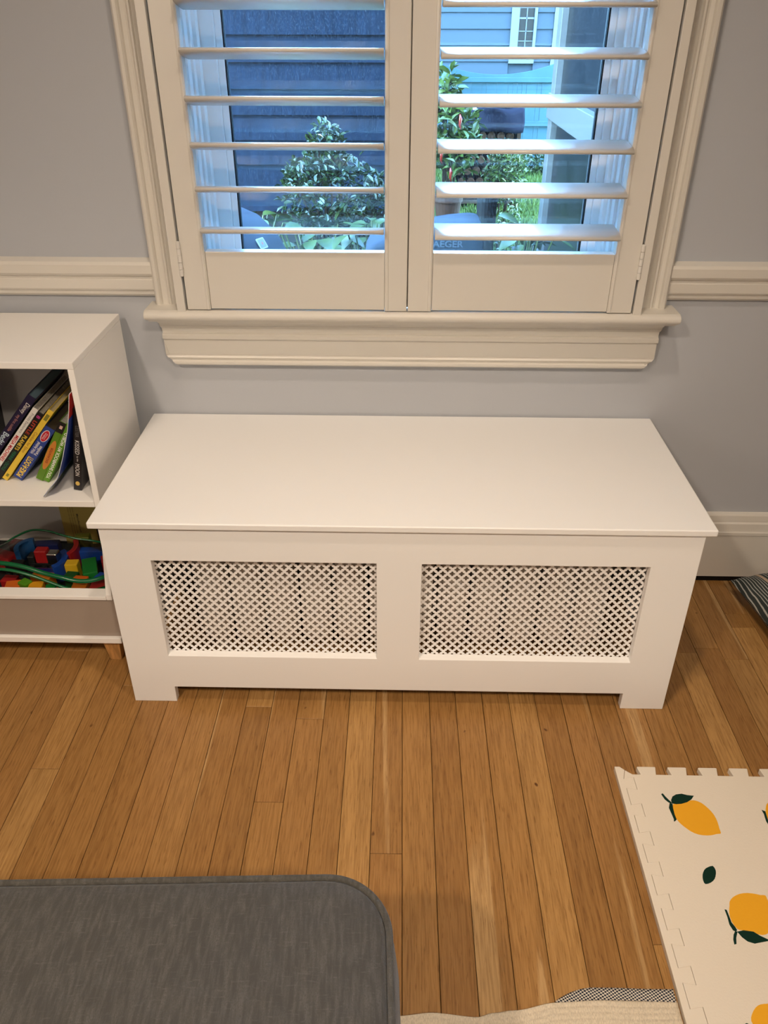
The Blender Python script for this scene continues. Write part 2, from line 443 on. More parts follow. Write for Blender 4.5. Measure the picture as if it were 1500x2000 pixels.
# jamb lining, stops
jm = MB()
for sx, x in ((1, wl), (-1, wr)):
    a, b_ = sorted((x, x+sx*.010)); jm.box(a, b_, 0.0, .2, wz0, wz1)
jm.box(wl, wr, 0, .2, wz1-.012, wz1)
put('jamb', jm, M['vinyl'], win, .0008, 1)
st = MB()
for sx, x in ((1, wl+.010), (-1, wr-.010)):
    for d0, d1, y0, y1 in ((0, .012, .055, .075), (0, .020, .075, .098), (0,.007,.03,.055)):
        a, b_ = sorted((x+sx*d0, x+sx*d1)); st.box(a, b_, y0, y1, wz0, wz1-.012)
put('stop', st, M['vinyl'], win, .0012, 2)
put('sill', MB().box(wl, wr, .0, .26, wz0, wz0+.02), M['vinyl'], win, .001)
GX0, GX1 = -.3665, .3990
sa = MB()
sa.box(wl+.012, GX0-.014, .100, .140, wz0+.02, wz1-.012).box(GX1+.014, wr-.012, .100, .140, wz0+.02, wz1-.012)
sa.box(GX0-.014, GX0, .108, .135, .775, wz1-.05).box(GX1, GX1+.014, .108, .135, .775, wz1-.05)
sa.box(GX0-.014, GX1+.014, .100, .140, wz0+.02, .775).box(GX0-.014, GX1+.014, .100, .140, wz1-.05, wz1-.012)
put('sash', sa, M['vinyl'], win, .0015, 2)
gk = MB().box(GX0, GX0+.003, .109, .128, .775, wz1-.05).box(GX1-.003, GX1, .109, .128, .775, wz1-.05).box(GX0, GX1, .109, .128, .775, .778)
put('gasket', gk, M['rubber'], win)
put('pane', MB().box(GX0+.003, GX1-.003, .116, .120, .778, wz1-.05), M['glass'], win)

# ------------------------------------------------------------------ shutters (each swings as one thing)
SF, SB = -.065, -.037
fr_ = struct('trim_3', 'white frame strips around the pair of shutters')
def frame_strip(x0, x1, tilt=0):
    mb = MB().box(x0, x1, -.068, -.020, .7335, 1.86)
    return put('frame_strip', mb, M['shutter'], fr_, .0012)
frame_strip(-.4835, -.4650); frame_strip(.4900, .5075)
put('frame_strip', MB().box(-.4835, .5075, -.068, -.020, 1.86, 1.885), M['shutter'], fr_, .0012)

def louver_mesh(L):
    a, t, n = .0445, .0062, 24
    pts = []
    for k in range(n):
        an = 2*PI*k/n
        pts.append((a*math.copysign(abs(math.cos(an))**.5, math.cos(an)), t*math.copysign(abs(math.sin(an))**.9, math.sin(an))))
    mb = MB().prism(pts, 0, -L/2, L/2)
    me = mb.mesh('louver')
    for p in me.polygons: p.use_smooth = len(p.vertices) == 4
    me.materials.append(M['shutter'])
    return me
def shutter(label, x0, x1, in0, in1, zs, tilt, hinge_x, hinge_sign):
    t = thing('plantation_shutter', label, 'shutter', ((x0+x1)/2, (SF+SB)/2, .740))
    ox, oy, oz = t.location
    def P(name, mb, m=M['shutter'], bev=.0012):
        mb.v = [(p[0]-ox, p[1]-oy, p[2]-oz) for p in mb.v]
        return put(name, mb, m, t, bev)
    ztop = 1.855; zr = .8615
    P('stile', MB().box(x0, in0, SF, SB, .740, ztop)); P('stile', MB().box(in1, x1, SF, SB, .740, ztop))
    P('bottom_rail', MB().box(in0+.0004, in1-.0004, SF+.003, SB, .7415, zr))
    P('top_rail', MB().box(in0+.0004, in1-.0004, SF+.003, SB, ztop-.09, ztop))
    for xx, sg in ((in0, 1), (in1, -1)):
        # bead moulding beside the stile
        a, b_ = sorted((xx-sg*.0085, xx-sg*.001))
        P('bead', MB().prism([(a, SF+.001), (a+.001, SF-.0018), ((a+b_)/2, SF-.0026), (b_-.001, SF-.0018), (b_, SF+.001)], 2, .741, ztop-.001), bev=0)
    if x0 < -.1: P('gap_light_block', MB().box(x1-.008, x1+.010, SB+.0003, SB+.006, .7402, ztop), bev=.0006)  # added strip behind the centre gap, keeps daylight from showing through
    lm = louver_mesh(in1-in0-.004)
    zs = list(zs)
    while zs[-1]+.079 < ztop-.10: zs.append(zs[-1]+.079)
    for z in zs:
        o = put('louver', lm, None, t)
        o.location = ((in0+in1)/2-ox, -.050-oy, z-oz); o.rotation_euler = (tilt, 0, 0)
    # hinge leaf and knuckles
    hb = MB()
    for k in range(5):
        hb.cyl((hinge_x, SF-.0035), .0042, 2, .8125+k*.0142, .8125+k*.0142+.0136, 12)
    hb.box(min(hinge_x, hinge_x+hinge_sign*.010), max(hinge_x, hinge_x+hinge_sign*.010), SF-.0012, SF+.0005, .8125, .883)
    P('hinge', hb, M['hinge'], .0004)
    return t
tl, tr_ = math.radians(10.0), math.radians(6.0)
# room edge of a louver sits at y = -.0945; left louvers tip their room edge up, right ones down
zL = [.9075, .9865, 1.0657, 1.1443, 1.2217]; zL = [z - .0445*math.sin(tl) + .002 for z in zL]
zR = [.8935, .9735, 1.0530, 1.1318, 1.2093]; zR = [z + .0445*math.sin(tr_) + .004 for z in zR]
shutter('left white shutter panel with louvres tipped nearly level', -.4608, .0085, -.4110, -.0385, zL, -tl, -.4630, -1)
shutter('right white shutter panel with louvres tipped down toward the room', .0108, .4862, .0612, .4350, zR, tr_, .4880, 1)

# ------------------------------------------------------------------ radiator cover
cv = thing('radiator_cover', 'white painted radiator cover with two pierced grilles under the window', 'radiator cover', (0, -.25, 0))
def CP(name, mb, m, bev=0, **k):
    mb.v = [(p[0], p[1]+.25, p[2]) for p in mb.v]
    return put(name, mb, m, cv, bev, **k)
CP('top_board', MB().box(-.593, .593, -.488, -.004, .4522, .4662), M['cover'], .0026, seg=3)
XO = .5761
xs = [-XO, -XO+.0924, -.4853, -.0450, .0435, .4848, XO-.0924, XO]
xs = sorted(xs)
zs = [0, .0434, .1320, .3756, .4520]
def ff(i, j):
    x = (xs[i]+xs[i+1])/2
    if j == 0: return x < -XO+.0924 or x > XO-.0924
    if j == 2: return not (-.4853 < x < -.0450 or .0435 < x < .4848)
    return True
fm = grid_solid(xs, zs, ff, -.487, -.469)
fm.v = [(p[0], p[1] + .007*(p[2]/.452), p[2]) for p in fm.v]     # the face leans back a little to the top
CP('front_frame', fm, M['cover'], .0012)
for sx in (-1, 1):
    a, b_ = sorted((sx*XO, sx*(XO-.018)))
    CP('side_panel', grid_solid([-.4685, -.40, -.10, -.022], [0, .0434, .4520], lambda i, j: not (i == 1 and j == 0), a, b_), M['cover'], .001)
    o = cv.children[-1] if False else None
# side panels were laid out with x as depth: swap axes
for o in [c for c in cv.children if c.name.startswith('side_panel')]:
    for v in o.data.vertices:
        x, y, z = v.co; v.co = (y-.25, x+.25, z)
    bm = bmesh.new(); bm.from_mesh(o.data); bmesh.ops.recalc_face_normals(bm, faces=bm.faces); bm.to_mesh(o.data); bm.free()

def quatrefoil(n_per=5):
    R = 1.0; pts = []
    for q in range(4):
        c = q*PI/2
        for k in range(n_per):
            a = c + (-.5 + k/(n_per-1))*PI*1.2
            pts.append((.60*math.cos(c) + .40*math.cos(a), .60*math.sin(c) + .40*math.sin(a)))
    return pts
def grille(x0, x1, z0, z1):
    px, pz = .0186, .0202         # spacing along a row and between every second row
    hole = quatrefoil(); H = len(hole); r = .0061
    mb = MB(); th = .0012
    nx = int((x1-x0)/px)+2; nz = int((z1-z0)/pz)+2
    def cell(cx, cz):
        o = len(mb.v)
        out = []
        for (hx, hz) in hole:
            s = abs(hx)/(px/2) + abs(hz)/(pz/2)
            out.append((hx/s, hz/s))
        # snap to the diamond corners
        for ci, (dx, dz) in enumerate(((px/2,0),(0,pz/2),(-px/2,0),(0,-pz/2))):
            out[ci*5+2] = (dx, dz)
        for y in (0, th):
            mb.v.extend((cx+p[0], y, cz+p[1]) for p in out)
            mb.v.extend((cx+r*p[0], y, cz+r*p[1]) for p in hole)
        for k in range(H):
            l = (k+1) % H
            mb.f.append((o+k, o+l, o+H+l, o+H+k))
            mb.f.append((o+2*H+l, o+2*H+k, o+3*H+k, o+3*H+l))
            mb.f.append((o+H+k, o+H+l, o+3*H+l, o+3*H+k))
    for j in range(nz):
        for i in range(nx):
            cell(x0+i*px, z0+j*pz); cell(x0+(i+.5)*px, z0+(j+.5)*pz)
    return mb
gx = [-.4853, -.0450, .0435, .4848]
for a, b_ in ((gx[0], gx[1]), (gx[2], gx[3])):
    g = grille(a-.004, b_+.002, .1320-.004, .3756)
    g.v = [(p[0], p[1]-.4685+.007*(p[2]/.452)+.0002, p[2]) for p in g.v]
    me_g = None
    g.v = [(p[0], p[1]+.25, p[2]) for p in g.v]
    put('grille', g.mesh('grille', fix=False), M['grille'], cv)

# ------------------------------------------------------------------ cast radiator inside the cover
rd = thing('cast_iron_radiator', 'beige column radiator seen through the grilles of the white cover', 'radiator', (0, -.24, 0))
def section():
    mb = MB()
    # waisted column: half widths by height; tapered to a hub at the foot
    rows = [(.0165,.006,.05),(.035,.012,.08),(.070,.0320,.112),(.090,.0335,.116),(.37,.0335,.116),(.392,.030,.105),(.405,.018,.07)]
    n = 16; o = 0
    for z, hx, hy in rows:
        for k in range(n):
            a = 2*PI*k/n
            cx = math.copysign(abs(math.cos(a))**.30, math.cos(a)); sy = math.copysign(abs(math.sin(a))**.4, math.sin(a))
            mb.v.append((hx*cx, hy*sy, z))
    for i in range(len(rows)-1):
        for k in range(n):
            l = (k+1) % n; mb.f.append((i*n+k, i*n+l, (i+1)*n+l, (i+1)*n+k))
    mb.f.append(tuple(reversed(range(n)))); mb.f.append(tuple((len(rows)-1)*n+k for k in range(n)))
    return mb.mesh('section', True)
sec = section(); sec.materials.append(M['rad'])
for k in range(12):
    o = put('section', sec, None, rd); o.location = (-.4165+k*.0768, 0, 0)
put('manifold', MB().tube([(-.44, 0, .10), (.45, 0, .10)], .022, 12).tube([(-.44, 0, .37), (.45, 0, .37)], .022, 12), M['rad'], rd)
for x in (-.4165, -.4165+11*.0768):
    for y in (-.06, .06):
        put('leg', MB().cyl((x, y), .014, 2, 0, .09, 12), M['rad'], rd)

# ------------------------------------------------------------------ lettering helper
def lettering(name, text, parent, m, u, v, origin, length, height, bold=0.0, fit=True, shear=0):
    """flat letters: text runs along u, stands up along v, centred on origin, fitted into length x height"""
    cu = bpy.data.curves.new(name, 'FONT'); cu.body = text; cu.size = 1; cu.offset = bold; cu.shear = shear
    cu.resolution_u = 3
    ob = bpy.data.objects.new(name, cu)
    me = bpy.data.meshes.new_from_object(ob)
    bpy.data.objects.remove(ob); bpy.data.curves.remove(cu)
    me.name = name
    X = [q.co.x for q in me.vertices]; Y = [q.co.y for q in me.vertices]
    sx = length/max(1e-6, max(X)-min(X)); sy = height/max(1e-6, max(Y)-min(Y))
    cx, cy = (max(X)+min(X))/2, (max(Y)+min(Y))/2
    u, v, origin = Vector(u), Vector(v), Vector(origin)
    for q in me.vertices:
        q.co = origin + u*((q.co.x-cx)*sx) + v*((q.co.y-cy)*sy)
    me.materials.clear(); me.materials.append(m)
    me.update()
    # face toward u x v
    nrm = u.cross(v)
    if me.polygons and me.polygons[0].normal.dot(nrm) < 0: me.flip_normals()
    o = bpy.data.objects.new(name, me); COL.objects.link(o); o.parent = parent
    return o
def ink(name, c, rough=.45):
    k = 'ink_'+name
    if k not in M: M[k] = mat(k, c, rough, .4)
    return M[k]

# ------------------------------------------------------------------ bookcase (open shelf above a toy bin)
bk = thing('bookcase', 'low white bookcase with open book shelf above a toy bin', 'bookcase', (-1.05, -.17, 0))
bx0, bx1 = -1.47, -.6265
def BP(name, mb, m=None, bev=.001):
    mb.v = [(p[0]+1.05, p[1]+.17, p[2]) for p in mb.v]
    return put(name, mb, m or M['case'], bk, bev)
side = [(-.025,.083),(-.357,.083),(-.357,.191),(-.377,.191),(-.377,.205),(-.345,.30),(-.331,.40),(-.317,.703),(-.025,.703)]
BP('side_panel', MB().prism(side, 0, bx1-.0125, bx1)); BP('side_panel', MB().prism(side, 0, bx0, bx0+.0125))
BP('top_panel', MB().box(bx0, bx1, -.317, -.025, .7035, .7168))
BP('shelf', MB().box(bx0+.0125, bx1-.0130, -.331, -.030, .4025, .4168))
BP('back_panel', MB().box(bx0+.0125, bx1-.0130, -.0295, -.0255, .0825, .7033), mat('grey_white_back_board', (.52,.51,.50), .7, .3))
BP('bin_floor', MB().box(bx0+.0125, bx1-.0130, -.346, -.031, .108, .116))
BP('bin_front_panel', MB().box(bx0, bx1, -.3705, -.358, .083, .1905), mat('taupe_bin_front', (.36,.295,.245), .5, .35))
BP('bin_lip', MB().box(bx0+.0130, bx1-.0135, -.377, -.3465, .1910, .2005))
BP('bottom_board', MB().box(bx0, bx1, -.379, -.031, .068, .0825))
for x in (bx1-.032, bx0+.032):
    for y in (-.345, -.07):
        sg = 1 if x < -1 else -1
        lg = MB()
        for z, w in ((.0675, .020), (0, .013)):
            cx, cy = x - (.0 if z > .01 else sg*-.000), y
            lg.v += [(cx-w, cy-w, z), (cx+w, cy-w, z), (cx+w, cy+w, z), (cx-w, cy+w, z)]
        lg.f = [(0,1,2,3),(4,7,6,5),(0,4,5,1),(1,5,6,2),(2,6,7,3),(3,7,4,0)]
        BP('leg', lg, M['legwood'])

# ---- books
def book(label, rb, ang, length, t, depth, cover, pages, ys=-.25, name='book', top_in=.003):
    """rb = x of the spine's lower right corner on the shelf; the book leans right by ang"""
    b = thing(name, label, 'book', (rb, ys, .4171), 0, 'picture books leaning on the bookcase shelf')
    b.rotation_euler = (0, ang, 0)
    c = .0014
    mb = MB().box(-t, -t+c, 0, depth, 0, length).box(-c, 0, 0, depth, 0, length).box(-t+c, -c, 0, .0018, 0, length)
    put('cover', mb, cover, b, .0004, 1)
    put('pages', MB().box(-t+c+.0001, -c-.0001, .002, depth-top_in, .002, length-top_in), pages, b)
    return b
DN, UP = ((0,0,-1), (1,0,0)), ((0,0,1), (-1,0,0))
R_ = math.radians
pg_grey = mat('page_edges_grey', (.42,.40,.36), .8, .2, 0, 1, .25, 300, (1,1,1))
pg_blue = mat('page_edges_blue_grey', (.10,.16,.20), .6, .3)
pg_cream = mat('page_edges_cream', (.50,.43,.24), .8, .2)
navy = mat('navy_book_cloth', (.012,.010,.045), .35, .5); black = mat('black_book_cover', (.010,.009,.010), .35, .5)
white = ink('white', (.8,.78,.74)); red = ink('red', (.55,.02,.02)); yel = ink('yellow', (.80,.58,.06))
def Lt(b, txt, z, x, ln, h, m, dirn=DN, bold=0, y=-.0003, shear=0, name='title_lettering'):
    return lettering(name, txt, b, m, dirn[0], dirn[1], (x, y, z), ln, h, bold, shear=shear)
b1 = book('thick navy board book, uppermost of the leaning pile, with cream and blue title', -.9150, R_(41), .256, .0185, .19, navy, pg_blue)
Lt(b1, 'Disney', .222, -.0085, .030, .012, white, bold=.0, shear=.2)
Lt(b1, 'my first cuddle', .176, -.0100, .048, .0085, ink('rose', (.55,.25,.22)))
Lt(b1, 'Bedtime', .118, -.0095, .055, .0125, ink('pale_blue', (.50,.62,.72)), bold=.02)
b2 = book('slim white book with red MEGA MACHINES on the spine', -.8910, R_(40.3), .221, .0118, .18, white, pg_grey)
Lt(b2, 'Priddy Explorers', .178, -.0060, .058, .0072, ink('grey', (.18,.17,.16)))
Lt(b2, 'MEGA MACHINES', .100, -.0058, .078, .0076, red, bold=.02)
b3 = book('black book with 8 LITTLE PLANETS in red and yellow', -.8735, R_(40.3), .208, .0125, .175, black, pg_grey)
Lt(b3, '8', .196, -.0062, .007, .0080, ink('magenta', (.60,.05,.30)), bold=.02)
Lt(b3, 'LITTLE', .164, -.0062, .040, .0080, ink('brick', (.50,.06,.03)), bold=.02)
Lt(b3, 'PLANETS', .117, -.0062, .044, .0086, yel, bold=.02)
Lt(b3, 'FERRIE', .076, -.0062, .026, .0065, ink('green', (.02,.22,.10)))
Lt(b3, '\u2022 DOYLE', .044, -.0062, .028, .0065, ink('green', (.02,.22,.10)))
yb = mat('yellow_book_cover', (.78,.55,.06), .45, .4)
b4 = book('thin yellow book with small brown Cookies for Elmo title', -.8555, R_(40.2), .2150, .0120, .175, yb, pg_cream)
put('spine_emblem', MB().box(-.0095, -.0025, -.0004, 0, .186, .203), ink('olive', (.22,.20,.03)), b4, .0002)
Lt(b4, 'Cookies for Elmo', .118, -.006, .062, .0062, ink('brown', (.30,.08,.02)))
put('spine_dot', MB().box(-.0085, -.0035, -.0004, 0, .010, .018), ink('olive', (.22,.20,.03)), b4, .0002)
pb = mat('blue_book_cover', (.025,.055,.26), .35, .5)
b5 = book('blue board book with yellow POKE-A-DOT lettering and red oval badge', -.8235, R_(39.3), .157, .0210, .13, pb, mat('page_edges_brown', (.08,.06,.04), .7, .3))
Lt(b5, 'POKE\u00b7A\u00b7DOT!', .037, -.0105, .060, .0125, yel, UP, bold=.03)
Lt(b5, 'Wild Animal', .094, -.0145, .036, .0068, white, UP, bold=.01)
Lt(b5, 'Families', .092, -.0065, .028, .0068, white, UP, bold=.01)
def oval(b, z, x, rz_, rx, m, name, y=-.0003, th=.0003, n=24):
    return put(name, MB().prism([(x+rx*math.cos(2*PI*k/n), z+rz_*math.sin(2*PI*k/n)) for k in range(n)], 1, y, y-th), m, b)
oval(b5, .133, -.0105, .0165, .0078, white, 'badge_rim', 0); oval(b5, .133, -.0105, .0150, .0064, ink('badge_red', (.50,.01,.03)), 'badge', -.0004)
Lt(b5, 'Melissa', .133, -.0125, .018, .0030, white, UP, y=-.0009); Lt(b5, '& Doug', .133, -.0088, .016, .0030, white, UP, y=-.0009)
gb = mat('leaf_green_book_cover', (.10,.22,.015), .4, .4)
b6 = book('green book with orange oval EXCAVATOR label', -.7775, R_(30.8), .160, .0160, .12, gb, pg_grey)
oval(b6, .070, -.008, .040, .0076, ink('orange_label', (.55,.20,.03)), 'label_oval', 0)
Lt(b6, 'EXCAVATOR', .070, -.0080, .042, .0050, ink('maroon', (.20,.01,.01)), UP, bold=.02, y=-.0006)
put('spine_top_band', MB().box(-.0159, -.0001, -.0004, 0, .132, .1595), black, b6)
put('spine_emblem', MB().box(-.011, -.005, -.0008, -.0004, .143, .151), ink('pink', (.7,.45,.40)), b6)
b7 = book('green book with white YOU SHAMROCK MY WORLD title', -.7620, R_(30.8), .166, .0130, .12, mat('shamrock_green_book_cover', (.11,.27,.02), .4, .4), pg_grey, ys=-.2555)
Lt(b7, 'YOU SHAMROCK MY WORLD', .072, -.0062, .127, .0074, white, UP, bold=.02, y=-.0003)
b8 = book('black book upright beside the side panel with KISSED by the MOON', -.6792, R_(11.0), .192, .0165, .20, mat('black_glossy_cover', (.012,.011,.014), .3, .5), pg_grey, ys=-.288)
Lt(b8, 'LESTER', .141, -.0082, .026, .0070, ink('dim', (.16,.15,.15)))
Lt(b8, 'KISSED', .104, -.0082, .033, .0088, white, shear=.15)
Lt(b8, 'by the', .077, -.0082, .013, .0042, white, shear=.15)
Lt(b8, 'MOON', .050, -.0082, .030, .0088, white, shear=.15)
oval(b8, .0165, -.0082, .0050, .0045, ink('gold', (.62,.42,.10)), 'spine_emblem', 0)
# floppy picture book curling between the green and the black book
fp = thing('paperback', 'thin floppy red and blue paperback curling against the black book', 'book', (-.715, -.2, .4171), 0, 'picture books leaning on the bookcase shelf')
prof = [(-.7480,.4174),(-.7390,.428),(-.7120,.4566),(-.6920,.505),(-.6705,.5665),(-.6610,.606),(-.6545,.640)]
def fpat(s):
    s *= len(prof)-1; i = min(int(s), len(prof)-2); f = s-i
    return Vector((prof[i][0]*(1-f)+prof[i+1][0]*f, prof[i][1]*(1-f)+prof[i+1][1]*f))
def fsheet(y0, y1, s0, s1, off):
    def fn(u, v):
        s = s0+(s1-s0)*u; p = fpat(s); yy = y0+(y1-y0)*v
        return (p.x+off+.715 - .004*v, yy+.2 + .022*s, p.y-.4171+.004)
    return fn
def fslab(name, y0, y1, s0, s1, off, th, m):
    o = put(name, MB().grid(fsheet(y0, y1, s0, s1, off), 24, 4).mesh(name, True), m, fp)
    so = o.modifiers.new('thick', 'SOLIDIFY'); so.thickness = th; so.offset = 0
    return o
fslab('pages', -.321, -.12, 0, 1, .0003, .0014, ink('page_white', (.72,.72,.72)))
fslab('cover', -.322, -.12, 0, .76, .0016, .0006, mat('blue_paperback_cover', (.012,.035,.22), .3, .5))
fslab('cover_top_panel', -.322, -.12, .762, 1, .0016, .0006, ink('cover_red', (.42,.02,.02)))
# dark book at the far left edge behind
b9 = book('dark upright book at the left edge of the shelf', -.9500, R_(4), .20, .018, .18, mat('charcoal_book_cover', (.02,.02,.022), .4, .4), pg_grey, ys=-.20)

# ------------------------------------------------------------------ toys in the bin
GZ = .1176
TG = 'toys in the clear bag in the bin'
def tcol(name, c): 
    k = 'toy_'+name
    if k not in M: M[k] = mat(k, c, .4, .5)
    return M[k]
def block(label, x, y, dx, dy, dz, rz, colr, z=GZ, tilt=0, name='toy_block'):
    o = put(name, MB().box(-dx/2, dx/2, -dy/2, dy/2, 0, dz), colr, None, .002, 2)
    o.location = (x, y, z); o.rotation_euler = (tilt, 0, rz)
    return tag(o, label, 'toy block', TG)
tR, tB, tG, tY, tO = tcol('red', (.36,.010,.012)), tcol('blue', (.007,.055,.33)), tcol('green', (.008,.17,.025)), tcol('yellow', (.75,.46,.02)), tcol('orange', (.60,.12,.010))
block('yellow square toy block in the middle of the clear bag', -.7860, -.199, .030, .024, .046, .06, tY)
block('long green toy block beside the yellow block', -.7420, -.205, .034, .066, .042, .38, tG)
block('small dark green toy block in front of the yellow block', -.7740, -.238, .030, .022, .040, -.1, tcol('dark_green', (.006,.075,.012)))
block('orange toy block behind the front green piping', -.7480, -.252, .034, .018, .040, -.12, tO)
block('orange toy block in front corner under the green piping', -.7390, -.285, .034, .026, .042, .05, tO)
block('red toy block in the front right corner of the bag', -.7000, -.270, .036, .036, .036, .1, tR)
block('red toy block at the right end of the bin', -.7060, -.180, .030, .030, .046, .4, tR)
block('olive green toy block at the foot of the yellow card', -.7900, -.105, .036, .022, .060, .1, tcol('olive', (.09,.10,.008)))
block('long blue toy plank under the green block', -.7450, -.135, .110, .022, .040, .05, tB)
block('red toy block at the left edge of the bag', -.9650, -.165, .050, .030, .044, -.35, tR)
block('orange toy block at the front left of the bag', -.8900, -.2880, .034, .026, .048, .2, tO)
block('green and yellow side toy block near the bin lip', -.8600, -.290, .026, .022, .056, -.5, tcol('leaf', (.08,.25,.01)))
block('yellow toy block near the bin lip', -.8330, -.296, .032, .026, .052, .15, tcol('amber', (.65,.28,.01)))
block('wide orange toy block in front of the blue can', -.8330, -.258, .050, .026, .052, -.2, tcol('deep_orange', (.55,.15,.01)))
block('small dark green toy block at the bin lip right of the yellow one', -.7990, -.298, .022, .020, .050, .3, tG)
block('red toy block at the left front behind the orange block', -.9150, -.255, .034, .026, .038, -.1, tR)
def arch(label, x, y, R0, R1, h, a0, a1, rz, m):
    pts = [(R1*math.cos(a0+(a1-a0)*k/14), R1*math.sin(a0+(a1-a0)*k/14)) for k in range(15)]
    pts += [(R0*math.cos(a1-(a1-a0)*k/14), R0*math.sin(a1-(a1-a0)*k/14)) for k in range(15)]
    o = put('toy_arch', MB().prism(pts, 2, 0, h), m, None, .001)
    o.location = (x, y, GZ); o.rotation_euler = (0, 0, rz)
    return tag(o, label, 'toy block', TG)
block('blue toy block between the yellow block and the blue can', -.8150, -.150, .030, .026, .036, .5, tB)
block('navy toy block at the back behind the red train car', -.8900, -.095, .060, .024, .030, .1, tcol('navy', (.006,.012,.09)))
block('dark red toy block at the back left of the bag', -.9600, -.100, .040, .026, .034, -.2, tcol('dark_red', (.16,.006,.008)))
block('blue toy block in front of the long blue plank', -.7050, -.235, .028, .026, .034, -.3, tB)
block('green toy block at the back right of the bag', -.6900, -.110, .034, .024, .036, .2, tG)
arch('blue curved toy track beside the yellow block', -.850, -.190, .036, .050, .050, -.9, .95, 0, tB)
arch('blue curved toy piece at the left behind the black car', -.910, -.140, .026, .038, .050, 1.7, 3.9, 0, tcol('sky_blue', (.01,.09,.28)))
arch('red curved toy track behind the yellow block', -.845, -.150, .046, .058, .056, -.55, .7, 0, tR)
# toy train cars
chrome = mat('toy_chrome', (.65,.62,.58), .25, .5, 0, 1, 0, 1, None, 1.0)
def train(label, x, y, L, bodies, wheels, rz=0):
    t = thing('toy_train_car', label, 'toy train', (x, y, GZ), rz, TG)
    put('chassis', MB().box(-L/2, L/2, -.011, .011, .008, .016), tcol('black', (.008,.008,.009)), t, .001)
    for k, (x0, x1, z1, m, nm) in enumerate(bodies):
        put(nm, MB().box(x0, x1, -.012, .012, .0162, z1), m, t, .003, 3)
    for wx in wheels:
        for sy in (-1, 1):
            w = put('wheel', MB().cyl((wx, .0065), .0065, 1, sy*.0113, sy*.0150, 16), tcol('tyre', (.01,.01,.01)), t)
            put('hubcap', MB().cyl((wx, .0065), .0036, 1, sy*.0151, sy*.0157, 12), chrome, w)
    return t
train('red and black toy train car in the clear bag', -.8850, -.155, .052, [(-.006,.024,.052,tR,'cabin'), (-.026,-.008,.036,tcol('black',(.008,.008,.009)),'tender')], (-.018, .012))
train('silver engine toy car right of the red train car', -.8480, -.158, .030, [(-.013,.013,.046,chrome,'engine')], (-.006, .008))
train('black toy train car with bright wheels behind the red block', -.9320, -.185, .050, [(-.022,.020,.034,tcol('black',(.008,.008,.009)),'body')], (-.016, 0, .016))
cyl = thing('toy_can', 'dark blue toy can lying in front of the train cars', 'toy', (-.8480, -.2130, GZ+.017), 0, TG)
put('body', MB().cyl((0, 0), .017, 0, -.028, .028, 28), mat('dark_blue_can', (.008,.012,.11), .25, .6), cyl, .0015)
put('label_strip', MB().prism([(-.0172*math.cos(a), .0172*math.sin(a)) for a in [R_(30+4*k) for k in range(10)]] + [(-.0168*math.cos(a), .0168*math.sin(a)) for a in [R_(66-4*k) for k in range(10)]], 0, -.014, .002), ink('can_label', (.30,.32,.50)), cyl)
# yellow printed card standing at the back
cd = thing('printed_card', 'yellow printed card with dark text standing at the back of the bin', 'card', (-.800, -.055, GZ), 0)
cd.rotation_euler = (R_(-9), R_(-4), 0)
def rr(x0, x1, z0, z1, r, n=5):
    pts = []
    for cx, cz, a0 in ((x1-r, z1-r, 0), (x0+r, z1-r, 90), (x0+r, z0+r, 180), (x1-r, z0+r, 270)):
        for k in range(n+1):
            a = R_(a0+90*k/n); pts.append((cx+r*math.cos(a), cz+r*math.sin(a)))
    return pts
put('sheet', MB().prism(rr(-.058, .075, 0, .118, .006), 1, 0, .0015), mat('mustard_card', (.46,.36,.10), .55, .3), cd)
dk = ink('card_text', (.06,.05,.02))
for k in range(3):
    lettering('text_line', 'how to build the pieces', cd, dk, (0,0,-1), (1,0,0), (-.036+k*.006, -.0006, .062), .085, .0030)
lettering('text_line', 'Manufactured in', cd, dk, (0,0,-1), (1,0,0), (-.015, -.0006, .055), .060, .0045, .01)
put('print_panel', MB().box(.027, .0715, -.0006, 0, .002, .050), ink('card_dark', (.02,.02,.018)), cd)
lettering('panel_lettering', 'TRAIN SET', cd, ink('card_cream', (.45,.42,.30)), (0,0,-1), (1,0,0), (.040, -.0010, .026), .040, .0075, .02)
# clear plastic bag with green piping
bag = thing('plastic_bag', 'clear plastic toy bag with green piped edges in the bookcase bin', 'bag', (-.85, -.19, .1163))
def smoothpath(P, n=8):
    P = [Vector(p) for p in P]; out = []
    for i in range(len(P)-1):
        p0, p1, p2, p3 = P[max(i-1,0)], P[i], P[i+1], P[min(i+2, len(P)-1)]
        for k in range(n):
            t = k/n
            out.append(.5*((2*p1)+(-p0+p2)*t+(2*p0-5*p1+4*p2-p3)*t*t+(-p0+3*p1-3*p2+p3)*t**3))
    out.append(P[-1]); return out
OB = Vector((-.85, -.19, .1163))
back = smoothpath([(-1.06,-.12,.128),(-.998,-.12,.150),(-.952,-.12,.180),(-.908,-.12,.2003),(-.868,-.12,.1995),(-.830,-.12,.1865),(-.790,-.12,.176),(-.749,-.12,.1695),(-.69,-.14,.166),(-.652,-.18,.163)])
front = smoothpath([(-1.06,-.27,.215),(-.958,-.27,.212),(-.905,-.275,.213),(-.860,-.28,.208),(-.815,-.285,.195),(-.772,-.29,.186),(-.730,-.29,.176),(-.690,-.275,.174),(-.655,-.23,.170),(-.652,-.18,.163)])
low = smoothpath([(-1.06,-.30,.213),(-.93,-.31,.222),(-.87,-.318,.226),(-.820,-.322,.214),(-.785,-.325,.200),(-.755,-.328,.188),(-.72,-.330,.180),(-.690,-.325,.174),(-.664,-.30,.168)])
gp = mat('green_piping', (.003,.11,.035), .25, .5)
